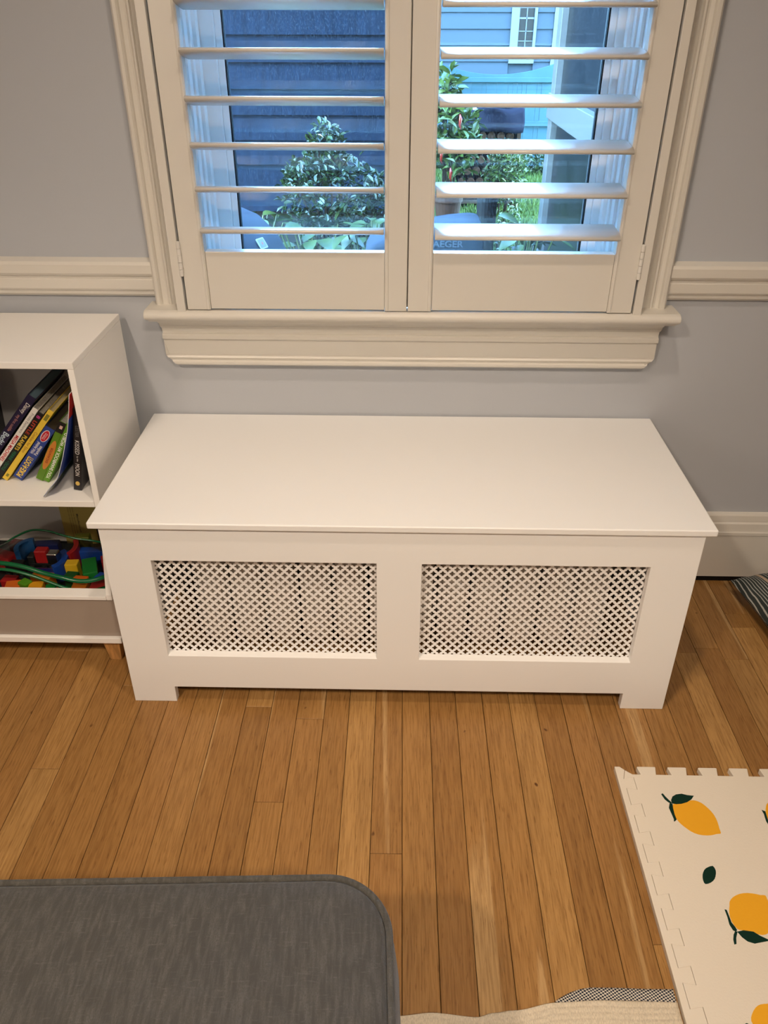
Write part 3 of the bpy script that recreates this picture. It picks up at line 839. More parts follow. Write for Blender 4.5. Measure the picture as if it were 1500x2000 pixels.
for pth, r in ((back, .0026), (front, .0052), (low, .0036)):
    put('piping', MB().tube([p-OB for p in pth], r, 10).mesh('piping', True), gp, bag)
clear = mat_glass('clear_plastic', 0, (.96,.98,.97), 1.18)
def bagfn(u, v):
    i = u*(len(back)-1); a = back[min(int(i), len(back)-1)]; b_ = front[min(int(u*(len(front)-1)), len(front)-1)]
    p = a.lerp(b_, v) - OB
    p.z += .010*math.sin(PI*v)*(1+.5*math.sin(19*u)) + .003*math.sin(37*u+9*v)*math.sin(PI*v)
    return p
put('sheet', MB().grid(bagfn, 48, 14).mesh('sheet', True), clear, bag)
put('toy_gap_shade', MB().prism([(-.21,-.15),(.19,-.15),(.19,.145),(-.21,.145)], 2, -.0002, .0012), mat('painted_gap_shade', (.010,.014,.016), .6, .3), bag)  # dark sheet added to paint the shade in the gaps between the toys
def bagfn2(u, v):
    a = front[min(int(u*(len(front)-1)), len(front)-1)]; b_ = low[min(int(u*(len(low)-1)), len(low)-1)]
    p = a.lerp(b_, v) - OB; p.z -= .012*math.sin(PI*v); return p
put('front_sheet', MB().grid(bagfn2, 48, 6).mesh('front_sheet', True), mat_glass('green_clear_plastic', 0, (.80,.93,.86), 1.2), bag)

# ------------------------------------------------------------------ foam play mat
FT = .012
mt = thing('foam_play_mat', 'cream foam puzzle mat tile with lemon print on the floor', 'play mat', (.73, -.96, 0))
MX, MY = .73, -.96
foam = mat('cream_foam', (.74,.665,.56), .7, .25, .25, 260)
x0, x1, yt, yb_ = .4325, 1.035, -.6730, -1.26
def zig(gap):
    pts = []; k = 0; y = -.6850
    while y > yb_+.02:
        pts += [(.4440+gap, y+.001), (.4640+gap, y+.0045), (.4640+gap, y-.0245), (.4440+gap, y-.0215)]
        y -= .0605
    return pts
strip = [(x0, -.6548), (x0+.010, -.6548), (x0+.0185, -.6625)] + zig(0) + [(.4440, yb_), (x0, yb_)]
put('edge_strip', MB().prism([(p[0]-MX, p[1]-MY) for p in strip], 2, 0, FT), foam, mt, .0008, 2)
top = [(.4515, -.6632), (.4640, -.6730)]
x = .4800
while x < x1-.04:
    top += [(x, -.6730), (x-.0035, -.6552), (x-.002, -.6540), (x+.0320, -.6540), (x+.0335, -.6552), (x+.0300, -.6730)]
    x += .0605
top += [(x1, -.6730), (x1, yb_), (.4445, yb_)]
tile = top + list(reversed(zig(.0005)))
put('tile', MB().prism([(p[0]-MX, p[1]-MY) for p in tile], 2, 0, FT), foam, mt, .0008, 2)
prints = {
    'lemon1': [(0.5238,-0.7418),(0.5359,-0.7368),(0.5556,-0.7332),(0.5666,-0.7320),(0.5782,-0.7375),(0.5875,-0.7499),(0.5934,-0.7637),(0.5949,-0.7788),(0.5937,-0.7923),(0.5933,-0.8027),(0.5890,-0.8042),(0.5836,-0.8049),(0.5739,-0.8075),(0.5584,-0.8078),(0.5444,-0.8037),(0.5342,-0.7951),(0.5257,-0.7849),(0.5209,-0.7744),(0.5197,-0.7606),(0.5207,-0.7498)],
    'leaf1': [(0.5225,-0.7324),(0.5275,-0.7242),(0.5357,-0.7192),(0.5469,-0.7174),(0.5568,-0.7204),(0.5690,-0.7217),(0.5619,-0.7299),(0.5519,-0.7365),(0.5401,-0.7405),(0.5291,-0.7417),(0.5218,-0.7394)],
    'stem1': [(0.5074,-0.7192),(0.5107,-0.7172),(0.5140,-0.7245),(0.5185,-0.7324),(0.5222,-0.7381),(0.5202,-0.7403),(0.5158,-0.7373),(0.5109,-0.7310)],
    'leaf1b': [(0.5178,-0.7394),(0.5229,-0.7403),(0.5211,-0.7513),(0.5201,-0.7637),(0.5207,-0.7753),(0.5170,-0.7790),(0.5142,-0.7797),(0.5157,-0.7745),(0.5144,-0.7608),(0.5135,-0.7499)],
    'leaf2': [(0.5561,-0.8692),(0.5586,-0.8751),(0.5583,-0.8800),(0.5562,-0.8859),(0.5516,-0.8939),(0.5433,-0.9007),(0.5326,-0.9040),(0.5307,-0.8970),(0.5332,-0.8864),(0.5394,-0.8769),(0.5465,-0.8722)],
    'lemon2': [(0.5603,-0.9423),(0.5633,-0.9347),(0.5715,-0.9270),(0.5843,-0.9209),(0.5994,-0.9188),(0.6130,-0.9205),(0.6195,-0.9222),(0.6277,-0.9225),(0.6281,-0.9308),(0.6293,-0.9457),(0.6284,-0.9628),(0.6183,-0.9797),(0.6027,-0.9905),(0.5912,-0.9908),(0.5792,-0.9864),(0.5662,-0.9843),(0.5590,-0.9821),(0.5544,-0.9692),(0.5555,-0.9547)],
    'leaf3': [(0.5497,-0.9491),(0.5530,-0.9498),(0.5534,-0.9620),(0.5535,-0.9716),(0.5568,-0.9786),(0.5582,-0.9845),(0.5550,-0.9869),(0.5513,-0.9846),(0.5488,-0.9753),(0.5499,-0.9621)],
    'leaf3b': [(0.5573,-0.9869),(0.5685,-0.9843),(0.5838,-0.9863),(0.5926,-0.9931),(0.6027,-0.9986),(0.6016,-1.0014),(0.5909,-1.0035),(0.5787,-1.0060),(0.5686,-1.0028),(0.5620,-0.9960)],
    'stem2': [(0.5541,-0.9862),(0.5580,-0.9868),(0.5520,-0.9974),(0.5490,-1.0071),(0.5452,-1.0083),(0.5464,-0.9998),(0.5499,-0.9917)],
    'lemon3': [(0.5299,-1.1228),(0.5346,-1.1129),(0.5432,-1.1038),(0.5524,-1.0990),(0.5643,-1.0977),(0.5718,-1.0982),(0.5771,-1.1061),(0.5765,-1.1179),(0.5669,-1.1316),(0.5481,-1.1396),(0.5349,-1.1342)],
    'lemon4': [(0.7050,-0.7347),(0.6982,-0.7428),(0.6932,-0.7538),(0.6905,-0.7661),(0.6920,-0.7722),(0.7039,-0.7750),(0.7218,-0.7563),(0.7214,-0.7375)],
    'leaf4': [(0.6867,-0.7508),(0.6926,-0.7538),(0.6906,-0.7692),(0.6898,-0.7813),(0.6873,-0.7844),(0.6856,-0.7754),(0.6876,-0.7601)],
    'leaf5': [(0.5190,-1.1269),(0.5219,-1.1258),(0.5243,-1.1268),(0.5252,-1.1325),(0.5225,-1.1345)]}
lem = mat('lemon_print_yellow', (.80,.38,.015), .6, .3, .1, 260); lef = mat('leaf_print_green', (.003,.026,.016), .7, .15)
for k, pts in prints.items():
    il = k.startswith('lemon')
    sm = []
    nP = len(pts)
    if il or k == 'leaf2':      # round the outline
        V2 = [Vector(p) for p in pts]
        for i in range(nP):
            p0, p1, p2, p3 = V2[i-1], V2[i], V2[(i+1)%nP], V2[(i+2)%nP]
            for q in (0, .5):
                sm.append(tuple(.5*((2*p1)+(-p0+p2)*q+(2*p0-5*p1+4*p2-p3)*q*q+(-p0+3*p1-3*p2+p3)*q**3)))
    else: sm = pts
    z0, z1 = (FT, FT+.00025) if il else (FT, FT+.0004)
    put('lemon_print' if il else ('stem_print' if 'stem' in k else 'leaf_print'), MB().prism([(p[0]-MX, p[1]-MY) for p in sm], 2, z0, z1), lem if il else lef, mt)

# ------------------------------------------------------------------ grey ottoman in the foreground
ot = thing('ottoman', 'grey heathered fabric ottoman with piped rounded edge in the foreground', 'ottoman', (-.42, -1.50, 0), R_(2.3))
fab = mat_fabric('grey_heather_cloth', (.061,.057,.050), (.101,.095,.084), (.134,.127,.113))
OX0, OX1, OY0, OY1, OZ = -.90, .0010, -1.86, -1.1600, .385
OCX, OCY = -.42, -1.50
def rrect(x0, x1, y0, y1, r, n=10):
    r = max(r, .012)
    return [(p[0]-OCX, p[1]-OCY) for p in rr(x0, x1, y0, y1, r, n)]
def loft(rings):
    mb = MB(); n = len(rings[0][0])
    for pts, z in rings: mb.v += [(p[0], p[1], z) for p in pts]
    for i in range(len(rings)-1):
        for k in range(n):
            l = (k+1) % n; mb.f.append((i*n+k, i*n+l, (i+1)*n+l, (i+1)*n+k))
    mb.f.append(tuple(reversed(range(n)))); mb.f.append(tuple((len(rings)-1)*n+k for k in range(n)))
    return mb
def oring(d, z): return (rrect(OX0-d, OX1+d, OY0-d, OY1+d, .075+d), z)
put('body', loft([oring(.002,.10), oring(.009,.14), oring(.013,.22), oring(.013,.29), oring(.008,.345), oring(-.002, OZ-.006)]).mesh('body', True), fab, ot)
put('top_panel', loft([oring(-.003, OZ-.010), oring(-.004, OZ-.001), oring(-.010, OZ+.004), oring(-.03, OZ+.008), oring(-.08, OZ+.013), oring(-.16, OZ+.017)]).mesh('top_panel', True), fab, ot)
put('piping', MB().tube([(p[0], p[1], OZ-.003) for p in rrect(OX0-.001, OX1+.001, OY0-.001, OY1+.001, .076, 14)], .0045, 10, closed=True).mesh('piping', True), fab, ot)
for x in (OX0+.08, OX1-.08):
    for y in (OY0+.08, OY1-.08):
        put('leg', MB().lathe([(0,0),(.016,0),(.024,.098),(0,.098)], 16, (x-OCX, y-OCY, .0045)), M['legwood'], ot)

# ------------------------------------------------------------------ woven rug, its dark end band showing behind
rg = thing('woven_rug', 'cream ribbed woven rug with black and white end band beside the mat', 'rug', (0, -1.4, 0))
edge = [(-.95,-1.118),(-.3,-1.121),(.0087,-1.1227),(.060,-1.1190),(.1215,-1.1217),(.150,-1.1145),(.1764,-1.1105),(.2475,-1.0994),(.32,-1.0960),(.431,-1.0941)]
def edge_y(x):
    for a, b_ in zip(edge[:-1], edge[1:]):
        if a[0] <= x <= b_[0]:
            f = (x-a[0])/(b_[0]-a[0]); f = f*f*(3-2*f); return a[1]*(1-f)+b_[1]*f
    return edge[-1][1]
def rugfn(u, v):
    x = -.95+(1.380)*u; y = edge_y(x); dd = .93*v
    yy = y - dd
    d = y-yy
    amp = math.exp(-d*9)*(1 if x > -.02 else 0.0)
    if -.02 < x < .05: amp *= (x+.02)/.07
    z = .0026 + .0014*abs(math.sin((d+.0012*math.sin(x*31))*PI/.0085))**.6 + amp*(.0040+.0040*math.sin(x*21+1.2)*math.sin(d*40+1))
    if v == 0: z = max(.0010, z-.0022)
    return (x, yy+1.4, z)
rm = MB().grid(rugfn, 200, 760)
o = put('cream_weave', rm.mesh('cream_weave', True), mat('cream_wool', (.66,.57,.44), .95, .1, .7, 260, .16, 300, (2.2, .8, 1)), rg)
so = o.modifiers.new('thick', 'SOLIDIFY'); so.thickness = .0022; so.offset = 1
def bandfn(u, v):
    x = .245+(.430-.245)*u
    top_y = -1.0745 - .0215*max(0, 1-(x-.245)/.06)**1.8
    y = top_y + (-1.112-top_y)*v
    return (x, y+1.4, .0012+.0006*math.sin(x*60))
o = put('dark_end_band', MB().grid(bandfn, 30, 6).mesh('dark_end_band', True), mat_weave('black_white_weave'), rg)
so = o.modifiers.new('thick', 'SOLIDIFY'); so.thickness = .0015; so.offset = 0

# ------------------------------------------------------------------ striped floor cushion
cu_ = thing('floor_cushion', 'dark green floor cushion with thin white stripes at the right edge', 'cushion', (1.090, -.267, 0), R_(6))
cu_.rotation_euler = (0, R_(-4), R_(6)); cu_.location.z = .008
dgr, wht, tan = (.038,.048,.048), (.46,.47,.44), (.46,.36,.26)
_b = []; _p = 0.0; _T = .0640
for _k in range(9):
    _b += [((_p+.0041)/_T, dgr), ((_p+.0056)/_T, wht)]; _p += .0056
_b += [((_p+.0035)/_T, dgr), ((_p+.0115)/_T, tan), (1.0, dgr)]
st_m = mat_stripe('striped_cushion_cloth', 0, _b, _T)
def cushfn(sg):
    def fn(u, v):
        a, b_ = 2*u-1, 2*v-1
        h = .068*max(0, (1-abs(a)**2.6)*(1-abs(b_)**2.6))**.42
        px = .212*a*(1-.07*(1-abs(a))*0 - .05*(1-b_*b_)*abs(a)); py = .212*b_*(1-.05*(1-a*a)*abs(b_))
        return (px, py, .052+sg*h*(1.0 if sg > 0 else .74) + .0015*math.sin(a*23+b_*11))
    return fn
put('pillow_top', MB().grid(cushfn(1), 40, 40).mesh('pillow_top', True), st_m, cu_)
put('pillow_bottom', MB().grid(cushfn(-1), 40, 40).mesh('pillow_bottom', True), st_m, cu_)

# ================================================================== outdoors
GND = -.50
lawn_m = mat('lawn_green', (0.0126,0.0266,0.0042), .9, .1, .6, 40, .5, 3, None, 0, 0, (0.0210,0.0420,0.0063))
struct('ground', 'grassy yard outside the window', MB().box(-8, 12, .2, 22, GND-.2, GND), lawn_m)
# dark shingled house
dh = thing('neighbour_house', 'dark slate blue shingled house seen through the left shutter', 'building', (-2.9, 4.6, GND))
slate = mat('slate_blue_shingle', (0.0034,0.0072,0.0150), .95, .05, .4, 60, .25, 5, (6, 1, 1))
HX0, HX1 = -4.0, .10
put('foundation', MB().box(HX0+2.9, HX1+2.9-.03, .05, 2.0, 0, .50), mat('dark_foundation', (0.0070,0.0070,0.0077), .9, .1), dh)
put('wall_core', MB().box(HX0+2.9, HX1+2.9-.005, .03, 4.0, .50, 2.45), slate, dh)
zz = .50
while zz < 2.4:
    b = MB(); b.prism([(-.018, zz), (.03, zz), (.03, zz+.175), (.004, zz+.175)], 0, HX0+2.9, HX1+2.9)
    put('siding_board', b, slate, dh); zz += .165
put('roof', MB().prism([(-.35, 2.42), (-.35, 2.5), (2.0, 3.3), (4.35, 2.5), (4.35, 2.42)], 0, HX0+2.9-.2, HX1+2.9+.2), mat('dark_roof_shingle', (0.0084,0.0084,0.0098), .9, .1), dh)
# pale blue house
bh = thing('neighbour_house', 'pale blue clapboard house beyond the yard fence', 'building', (2, 13, GND))
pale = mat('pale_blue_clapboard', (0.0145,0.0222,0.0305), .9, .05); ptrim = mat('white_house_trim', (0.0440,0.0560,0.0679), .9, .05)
put('wall_core', MB().box(-6, 5, .03, 3, 0, 5), pale, bh)
zz = 0
while zz < 4.4:
    for a, b_ in ((-6, -.30), (.10, .37), (.44, 5)):
        put('siding_board', MB().prism([(-.022, zz), (.03, zz), (.03, zz+.235), (.004, zz+.235)], 0, a, b_), pale, bh)
    zz += .225
put('corner_board', MB().box(.375, .435, -.04, .03, 0, 4.6), ptrim, bh)
wf = put('window_frame', grid_solid([-.30, -.175, .060, .105], [1.10, 1.27, 2.6, 2.75], lambda i, j: not (i == 1 and j == 1), -.05, .02), ptrim, bh)
put('window_pane', MB().box(-.175, .060, -.012, -.006, 1.27, 2.6), mat('dark_window_pane', (0.0028,0.0035,0.0042), .4, .1), wf)
mu = MB()
for x in (-.064, -.050): pass
mu.box(-.064, -.051, -.022, -.012, 1.27, 2.6)
for z in (1.41, 1.545, 1.72, 1.86, 2.0): mu.box(-.175, .060, -.022, -.012, z-(.012 if abs(z-1.72) < .01 else .005), z+(.012 if abs(z-1.72) < .01 else .005))
put('muntin', mu, ptrim, wf)
bl = MB()
for k in range(44): bl.box(-.17, .055, -.010, -.0065, 1.285+k*.03, 1.297+k*.03)
put('blind', bl, mat('grey_blind', (0.0210,0.0210,0.0210), .6, .3), wf)
# board fence with a scalloped cap
fe = thing('yard_fence', 'pale board fence with scalloped top in front of the blue house', 'fence', (1.2, 9.9, GND))
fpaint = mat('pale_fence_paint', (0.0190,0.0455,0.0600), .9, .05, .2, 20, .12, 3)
def ftop(x): # two swooping bays
    t = ((x+.75) % 1.52)/1.52*2-1
    return 1.115 + .135*t*t
x = -3.6
rnd = random.Random(3)
while x < 1.9:
    w = rnd.choice((.135, .145, .06))
    put('fence_board', MB().box(x+.002, x+w-.002, 0+rnd.uniform(-.002,.002), .018, .03, 1.03), fpaint, fe); x += w
capn = MB(); pts = [(-3.6+5.5*k/80, ftop(-3.6+5.5*k/80)) for k in range(81)]
for a, b_ in zip(pts[:-1], pts[1:]):
    capn.prism([(a[0], 1.085), (b_[0], 1.085), (b_[0], b_[1]), (a[0], a[1])], 1, -.02, .03)
put('scalloped_cap', capn, fpaint, fe)
put('rail', MB().box(-3.6, 1.9, -.04, 0, 1.03, 1.085), fpaint, fe, .004)
put('rail', MB().box(-3.6, 1.9, -.035, 0, .52, .58), fpaint, fe, .004)
# porch wing with glazed side running out from our house
po = thing('screened_porch', 'white framed porch wall with dark screens at the right of the view', 'porch', (.99, 2.0, GND))
PX = .99
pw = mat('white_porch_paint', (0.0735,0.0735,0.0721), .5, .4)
scr = mat('dark_insect_screen', (0.0070,0.0070,0.0077), .3, .35, 0, 1, .35, 4)
def PB(name, y0, y1, z0, z1, d0=-.03, d1=.05, m=pw, bev=.004):
    return put(name, MB().box(d0, d1, y0-2, y1-2, z0-GND, z1-GND), m, po, bev)
PB('corner_post', 3.97, 4.10, GND, 2.1)
PB('post', .42, .52, GND, 2.1); PB('post', 2.05, 2.14, GND, 2.1)
PB('rail', .42, 4.1, .700, .845, -.045, .04)
PB('base_board', .42, 4.1, -.36, -.22)
PB('top_beam', .42, 4.1, 1.95, 2.1)
put('screen', MB().box(.01, .016, .52-2, 2.05-2, .845-GND, 1.95-GND), scr, po); put('screen', MB().box(.01, .016, 2.14-2, 3.97-2, .845-GND, 1.95-GND), scr, po)
put('lower_screen', MB().box(.01, .016, .52-2, 3.97-2, -.22-GND, .70-GND), scr, po)
put('curtain', MB().grid(lambda u, v: (.06+.012*math.sin(u*40), 3.05-2+.85*u, (.85+1.05*v)-GND), 40, 2), mat('beige_curtain', (0.0980,0.0840,0.0700), .9, .1), po)
put('brace', MB().prism([(4.23-2, -.1426-GND), (3.347-2, .0032-GND-.10), (3.347-2, .0032-GND-.20), (4.23-2, -.25-GND)], 0, -.035, .0), pw, po)
put('roof', MB().box(-.06, 1.6, .3-2, 4.2-2, 2.1-GND, 2.16-GND), pw, po)

# ---- plants
def leafmat(name, c, c2):
    return mat(name, c, .45, .4, 0, 1, .3, 14, None, 0, 0, c2)
def leaf_mesh(L, Wd, bend=.3, n=5, fold=.25):
    mb = MB(); k = 0
    for i in range(n+1):
        t = i/n; w = Wd/2*math.sin(PI*min(1, t*1.02+.02))**.8*(1-.25*t); x = L*t; z = -bend*L*t*t
        mb.v += [(x, -w, z+fold*w), (x, 0, z), (x, w, z+fold*w)]
    for i in range(n):
        a = i*3; mb.f += [(a, a+3, a+4, a+1), (a+1, a+4, a+5, a+2)]
    return mb
def foliage(center, rad, count, L, seed, shape=None):
    """one mesh of many small folded leaves filling an ellipsoid-like crown"""
    r = random.Random(seed); mb = MB()
    for k in range(count):
        while True:
            p = Vector((r.uniform(-1,1), r.uniform(-1,1), r.uniform(-1,1)))
            if p.length < 1 and p.length > .35: break
        if shape: p = shape(p)
        c = Vector((p.x*rad[0], p.y*rad[1], p.z*rad[2])) + Vector(center)
        l = L*r.uniform(.6, 1.25); w = l*.5
        M_ = Matrix.Translation(c) @ Matrix.Rotation(r.uniform(0, 2*PI), 4, 'Z') @ Matrix.Rotation(r.uniform(-1.1, .6), 4, 'Y') @ Matrix.Rotation(r.uniform(-.7, .7), 4, 'X')
        o = len(mb.v)
        for q in ((0,0,0), (l*.28,-w*.42,.08*l), (l*.66,-w*.42,.10*l), (l,0,-.06*l), (l*.66,w*.42,.10*l), (l*.28,w*.42,.08*l)): mb.v.append(tuple(M_ @ Vector(q)))
        mb.f += [(o, o+1, o+2, o+3), (o, o+3, o+4, o+5)]
    return mb.mesh('foliage', fix=False)
def bush(name, label, loc, crowns, count, L, m, stems, seed, group=None, cat='shrub', shape=None):
    t = thing(name, label, cat, loc, 0, group)
    for i, (c, rad, fr) in enumerate(crowns):
        o = put('foliage', foliage(c, rad, int(count*fr), L, seed+i, shape), m, t); o['kind'] = 'stuff'
    s = MB(); r = random.Random(seed)
    for k in range(stems):
        a = r.uniform(0, 2*PI); c = crowns[k % len(crowns)]
        tip = Vector(c[0]) + Vector((math.cos(a)*c[1][0]*.4, math.sin(a)*c[1][1]*.4, c[1][2]*.2))
        s.tube([(0.02*math.cos(a), .02*math.sin(a), 0), (tip.x*.5, tip.y*.5, tip.z*.6), tuple(tip)], [.010, .008, .004], 6)
    put('stem', s, M['bark'], t)
    return t
M['bark'] = mat('bark', (0.0245,0.0154,0.0098), .9, .1, .4, 40)
lv_dark = leafmat('dark_glossy_leaves', (0.0084,0.0182,0.0049), (0.0182,0.0336,0.0084)); lv_dark.node_tree.nodes['Principled BSDF'].inputs['Roughness'].default_value = .3
lv_mid = leafmat('mid_green_leaves', (0.0196,0.0420,0.0056), (0.0385,0.0665,0.0098)); lv_lime = leafmat('fresh_green_leaves', (0.0245,0.0462,0.0056), (0.0434,0.0700,0.0098))
bush('leafy_shrub', 'tall leafy shrub in front of the dark house, sunlit at its tip', (-.46, 3.75, GND),
     [((0,0,.78), (.34,.24,.28), .42), ((-.02,-.02,1.02), (.13,.12,.20), .16), ((.06,0,.45), (.30,.25,.25), .30), ((.30,.02,.78), (.07,.07,.14), .06), ((-.18,0,.86),(.12,.1,.14),.08)], 2600, .055, lv_dark, 9, 11)
bush('pepper_plant', 'tall green pepper plant with red peppers beside the woodpile', (.32, 4.45, GND),
     [((0,0,1.15), (.20,.16,.16), .35), ((-.03,0,1.36), (.10,.10,.12), .12), ((.05,0,.92), (.16,.14,.16), .33), ((.13,0,1.0),(.10,.1,.12),.2)], 620, .095, lv_lime, 7, 21, None, 'plant')
pp = [o for o in bpy.data.objects if o.name == 'pepper_plant'][0]
pm = MB()
for i, (x, y, z) in enumerate([(.07,-.16,1.20),(.085,-.17,1.05),(.02,-.16,.86),(-.05,-.15,.98)]):
    put('pepper', MB().tube([(x,y,z),(x+.006,y,z-.03),(x+.002,y,z-.07),(x+.012,y,z-.10)], [.004,.012,.009,.002], 8).mesh('pepper', True), mat('red_pepper', (0.1400,0.0056,0.0028), .25, .6) if i == 0 else bpy.data.materials['red_pepper'], pp)
put('clay_pot', MB().lathe([(0,0),(.07,0),(.10,.20),(.108,.20),(.108,.24),(.095,.24),(.09,.20),(0,.18)], 24, (.02,-.05,.42)), mat('terracotta', (0.0420,0.0168,0.0084), .8, .2), pp)
put('pot_stand', MB().box(-.10,.14,-.17,.07,0,.42), mat('dark_stand', (0.0210,0.0175,0.0140), .8, .2), pp)
bush('round_shrub', 'low light green shrub in front of the lawn', (.86, 5.4, GND), [((0,0,.66),(.18,.16,.24),.7), ((.02,0,.32),(.16,.16,.30),.3)], 1500, .05, lv_mid, 6, 31)
bush('hedge_shrub', 'dark ivy shrub at the foot of the pale fence', (1.55, 9.5, GND), [((0,0,.10),(.62,.22,.26),.7), ((-.4,0,.25),(.2,.2,.3),.3)], 1500, .07, lv_dark, 3, 41)
bush('flower_shrub', 'low yellow green flowering shrub right of the dark post', (.86, 3.75, GND), [((0,0,.22),(.22,.22,.20),1)], 700, .045, leafmat('yellow_green_leaves', (0.0700,0.0735,0.0084), (0.0350,0.0560,0.0084)), 4, 51)
# hostas: broad leaves, each its own part
hm = leafmat('hosta_leaf_green', (0.0140,0.0280,0.0028), (0.0280,0.0462,0.0056))
hosta_leaf = [leaf_mesh(.15, .105, .35).mesh('leaf', True), leaf_mesh(.12, .085, .25).mesh('leaf', True)]
for h in hosta_leaf: h.materials.append(hm)
spots = [(-.95,3.35,'large hosta left of the leafy shrub, behind the grey grill cover'), (-.52,3.15,'large hosta in front of the leafy shrub'), (-.17,3.1,'large hosta right of the leafy shrub'),
         (.14,3.2,'large hosta behind the blue grill cover, left one'), (.40,3.35,'large hosta behind the blue grill cover, beside the dark post'), (.70,3.0,'hosta right of the blue grill cover'), (-.22,3.75,'hosta close under the dark house wall')]
for i, (x, y, lb) in enumerate(spots):
    t = thing('hosta_plant', lb, 'plant', (x, y, GND), 0, 'hostas in the yard bed')
    r = random.Random(70+i); stm = MB()
    for k in range(48):
        a = r.uniform(0, 2*PI); hgt = r.uniform(.34, .74); rad = r.uniform(.03, .22)
        o = put('leaf', hosta_leaf[k % 2], None, t)
        o.location = (rad*math.cos(a), rad*math.sin(a), hgt); o.rotation_euler = (r.uniform(-.3,.3), r.uniform(-.35,.45), a); s = r.uniform(.7, 1.15); o.scale = (s, s, s)
        stm.tube([(0,0,0), (rad*.5*math.cos(a), rad*.5*math.sin(a), hgt*.6), (rad*math.cos(a), rad*math.sin(a), hgt)], .005, 5)
    put('stem', stm, hm, t)
# grass tufts on the open lawn
gr = MB(); r = random.Random(9)
for k in range(9000):
    x, y = r.uniform(.45, 2.0), r.uniform(3.2, 9.6)
    if x > .90 and y < 4.3: x = .45+(x-.9)*.4
    h = r.uniform(.03, .08); a = r.uniform(0, PI); w = .006
    o_ = len(gr.v)
    gr.v += [(x-w*math.cos(a), y-w*math.sin(a), GND), (x+w*math.cos(a), y+w*math.sin(a), GND), (x+r.uniform(-.03,.03), y+r.uniform(-.03,.03), GND+h)]
    gr.f.append((o_, o_+1, o_+2))
tag(put('lawn_grass', gr.mesh('lawn_grass', fix=False), mat('grass_blade', (0.0245,0.0490,0.0056), .7, .2, 0, 1, .4, 1.2, None, 0, 0, (0.0420,0.0700,0.0084))), 'short green grass of the open lawn', 'grass', None, 'stuff')

# ---- firewood under a navy tarp
fw = thing('firewood_rack', 'firewood rack under a navy blue tarp in front of the fence', 'woodpile', (.90, 7.5, GND))
tarp_m = mat('navy_tarp', (0.0042,0.0056,0.0119), .8, .06, .5, 18)
def tarpfn(u, v):
    x = -.40+.74*u
    if v < .3: y, z = -.26-.02*math.sin(u*9), .76+.20*(v/.3)
    elif v < .7: y, z = -.26+.52*(v-.3)/.4, .96+.02*math.sin(PI*(v-.3)/.4)
    else: y, z = .26, .96-.2*(v-.7)/.3
    return (x+.008*math.sin(v*13), y+.008*math.sin(u*14+v*5), z+.010*math.sin(u*11+v*7)+ (.02*math.sin(u*6) if v < .05 else 0))
o = put('tarp', MB().grid(tarpfn, 30, 20).mesh('tarp', True), tarp_m, fw); so = o.modifiers.new('t', 'SOLIDIFY'); so.thickness = .004
put('post', MB().box(-.40,-.36,-.2,.2,0,.95), M['bark'], fw); put('post', MB().box(.29,.33,-.2,.2,0,.95), M['bark'], fw); put('bottom_rail', MB().box(-.40,.33,-.2,.2,.04,.08), M['bark'], fw)
logm = mat('log_end_grain', (0.0230,0.0130,0.0080), .9, .05, .5, 60, .5, 30)
for j in range(6):
    for i in range(6):
        x = .90-.300+i*.095+(.040 if j % 2 else 0); z = GND+.145+j*.112
        o = put('firewood_log', MB().cyl((0,0), .044+.003*((i*3+j*5) % 3-1), 1, -.2, .2+.02*((i+j) % 3), 9), logm, None, .006, 1)
        o.location = (x, 7.5-.01*((i*7+j*3) % 4), z); o.rotation_euler = (0, (i*5+j*11) % 6, 0)
        tag(o, 'firewood log in the %s row under the navy tarp, %s from the left' % (('bottom','second','third','fourth','fifth','top')[j], ('first','second','third','fourth','fifth','sixth')[i]), 'log', 'firewood logs under the tarp')
sh = thing('plastic_sheet', 'crumpled white plastic sheet lying on the navy tarp', 'sheet', (.88, 7.5, .47))
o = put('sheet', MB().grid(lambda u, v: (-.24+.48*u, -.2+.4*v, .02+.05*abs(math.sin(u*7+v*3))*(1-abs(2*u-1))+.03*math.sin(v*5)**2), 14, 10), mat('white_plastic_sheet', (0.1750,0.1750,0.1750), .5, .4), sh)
o.modifiers.new('t', 'SOLIDIFY').thickness = .003

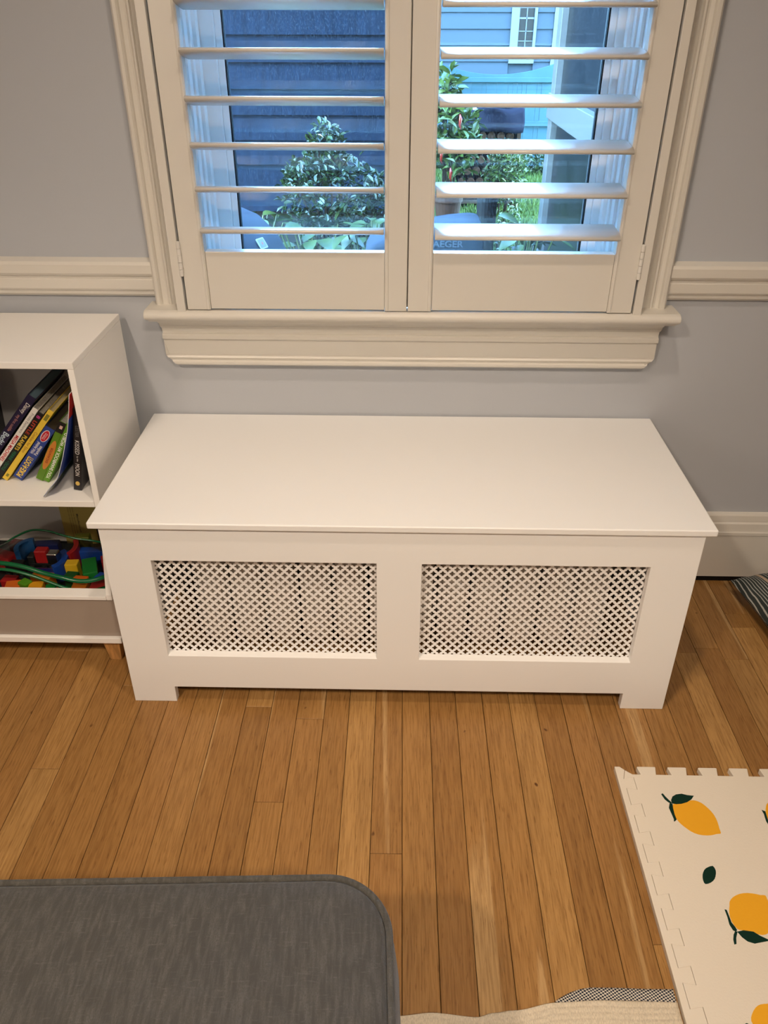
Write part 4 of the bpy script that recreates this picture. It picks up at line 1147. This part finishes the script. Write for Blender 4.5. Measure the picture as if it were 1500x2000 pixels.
# ---- covered grills
gc = mat('grey_blue_grill_cover', (0.0175,0.0215,0.0300), .7, .1, .25, 9)
g1 = thing('covered_grill', 'grey blue round grill cover with square tag at the lower left of the view', 'grill cover', (-.80, 1.60, GND))
prof = [(.30,0),(.31,.3),(.325,.72),(.335,.84),(.325,.92),(.29,1.00),(.22,1.075),(.12,1.125),(.0,1.14)]
mb = MB().lathe(prof, 40)
mb.v = [(p[0]*(1+.025*math.sin(7*math.atan2(p[1], p[0]))*(1 if p[2] < 1 else .3)), p[1]*(1+.025*math.sin(7*math.atan2(p[1], p[0]))*(1 if p[2] < 1 else .3)), p[2]) for p in mb.v]
put('cover', mb.mesh('cover', True), gc, g1)
ta = put('tag_patch', MB().prism(rr(-.022, .022, -.022, .022, .004), 1, 0, .003), mat('white_tag', (0.2450,0.2380,0.2310), .5, .4), g1)
ta.location = (.251, -.146, 1.015); ta.rotation_euler = (R_(-36), 0, R_(60))
put('tag_print', MB().prism(rr(-.017, .017, -.017, .017, .003), 1, -.001, 0), ink('tag_grey', (0.1190,0.1190,0.1260)), ta)
put('tag_mark', MB().box(-.003,.003,-.002,-.001,-.006,.004), ink('tag_red', (0.3500,0.0560,0.0350)), ta)
g2 = thing('covered_grill', 'blue grey box shaped grill cover with pale lettering at the foot of the view', 'grill cover', (.10, 2.05, GND))
put('cover', loft([([(p[0]*s, p[1]*s) for p in rr(-.27, .27, -.15, .15, .05, 5)], z) for s, z in ((1.0,0),(1.01,.5),(1.0,.925),(.985,.965),(.93,.985),(.5,.990))]).mesh('cover', True), gc, g2, .0)
for v in bpy.data.objects['cover' if False else g2.children[0].name].data.vertices:
    v.co.z -= max(0, -.02-v.co.x)*.42*min(1, v.co.z/.9)      # the left end sags lower
lettering('cover_lettering', 'TRAEGER', g2, ink('cover_print', (0.0735,0.0805,0.0910)), (1,0,0), (0,0,1), (.080, -.1535, .910), .190, .029, .02)
lettering('cover_subline', 'WOOD FIRED GRILLS', g2, bpy.data.materials['ink_cover_print'], (1,0,0), (0,0,1), (.130, -.1535, .884), .085, .007)
dp = put('garden_post', MB().lathe([(0,0),(.050,0),(.048,.55),(.056,.80),(.058,.93),(.0,.93)], 20), mat('dark_post', (0.0063,0.0063,0.0070), .7, .1))
dp.location = (.482, 3.0, GND); tag(dp, 'dark cylindrical post behind the blue grill cover', 'post')
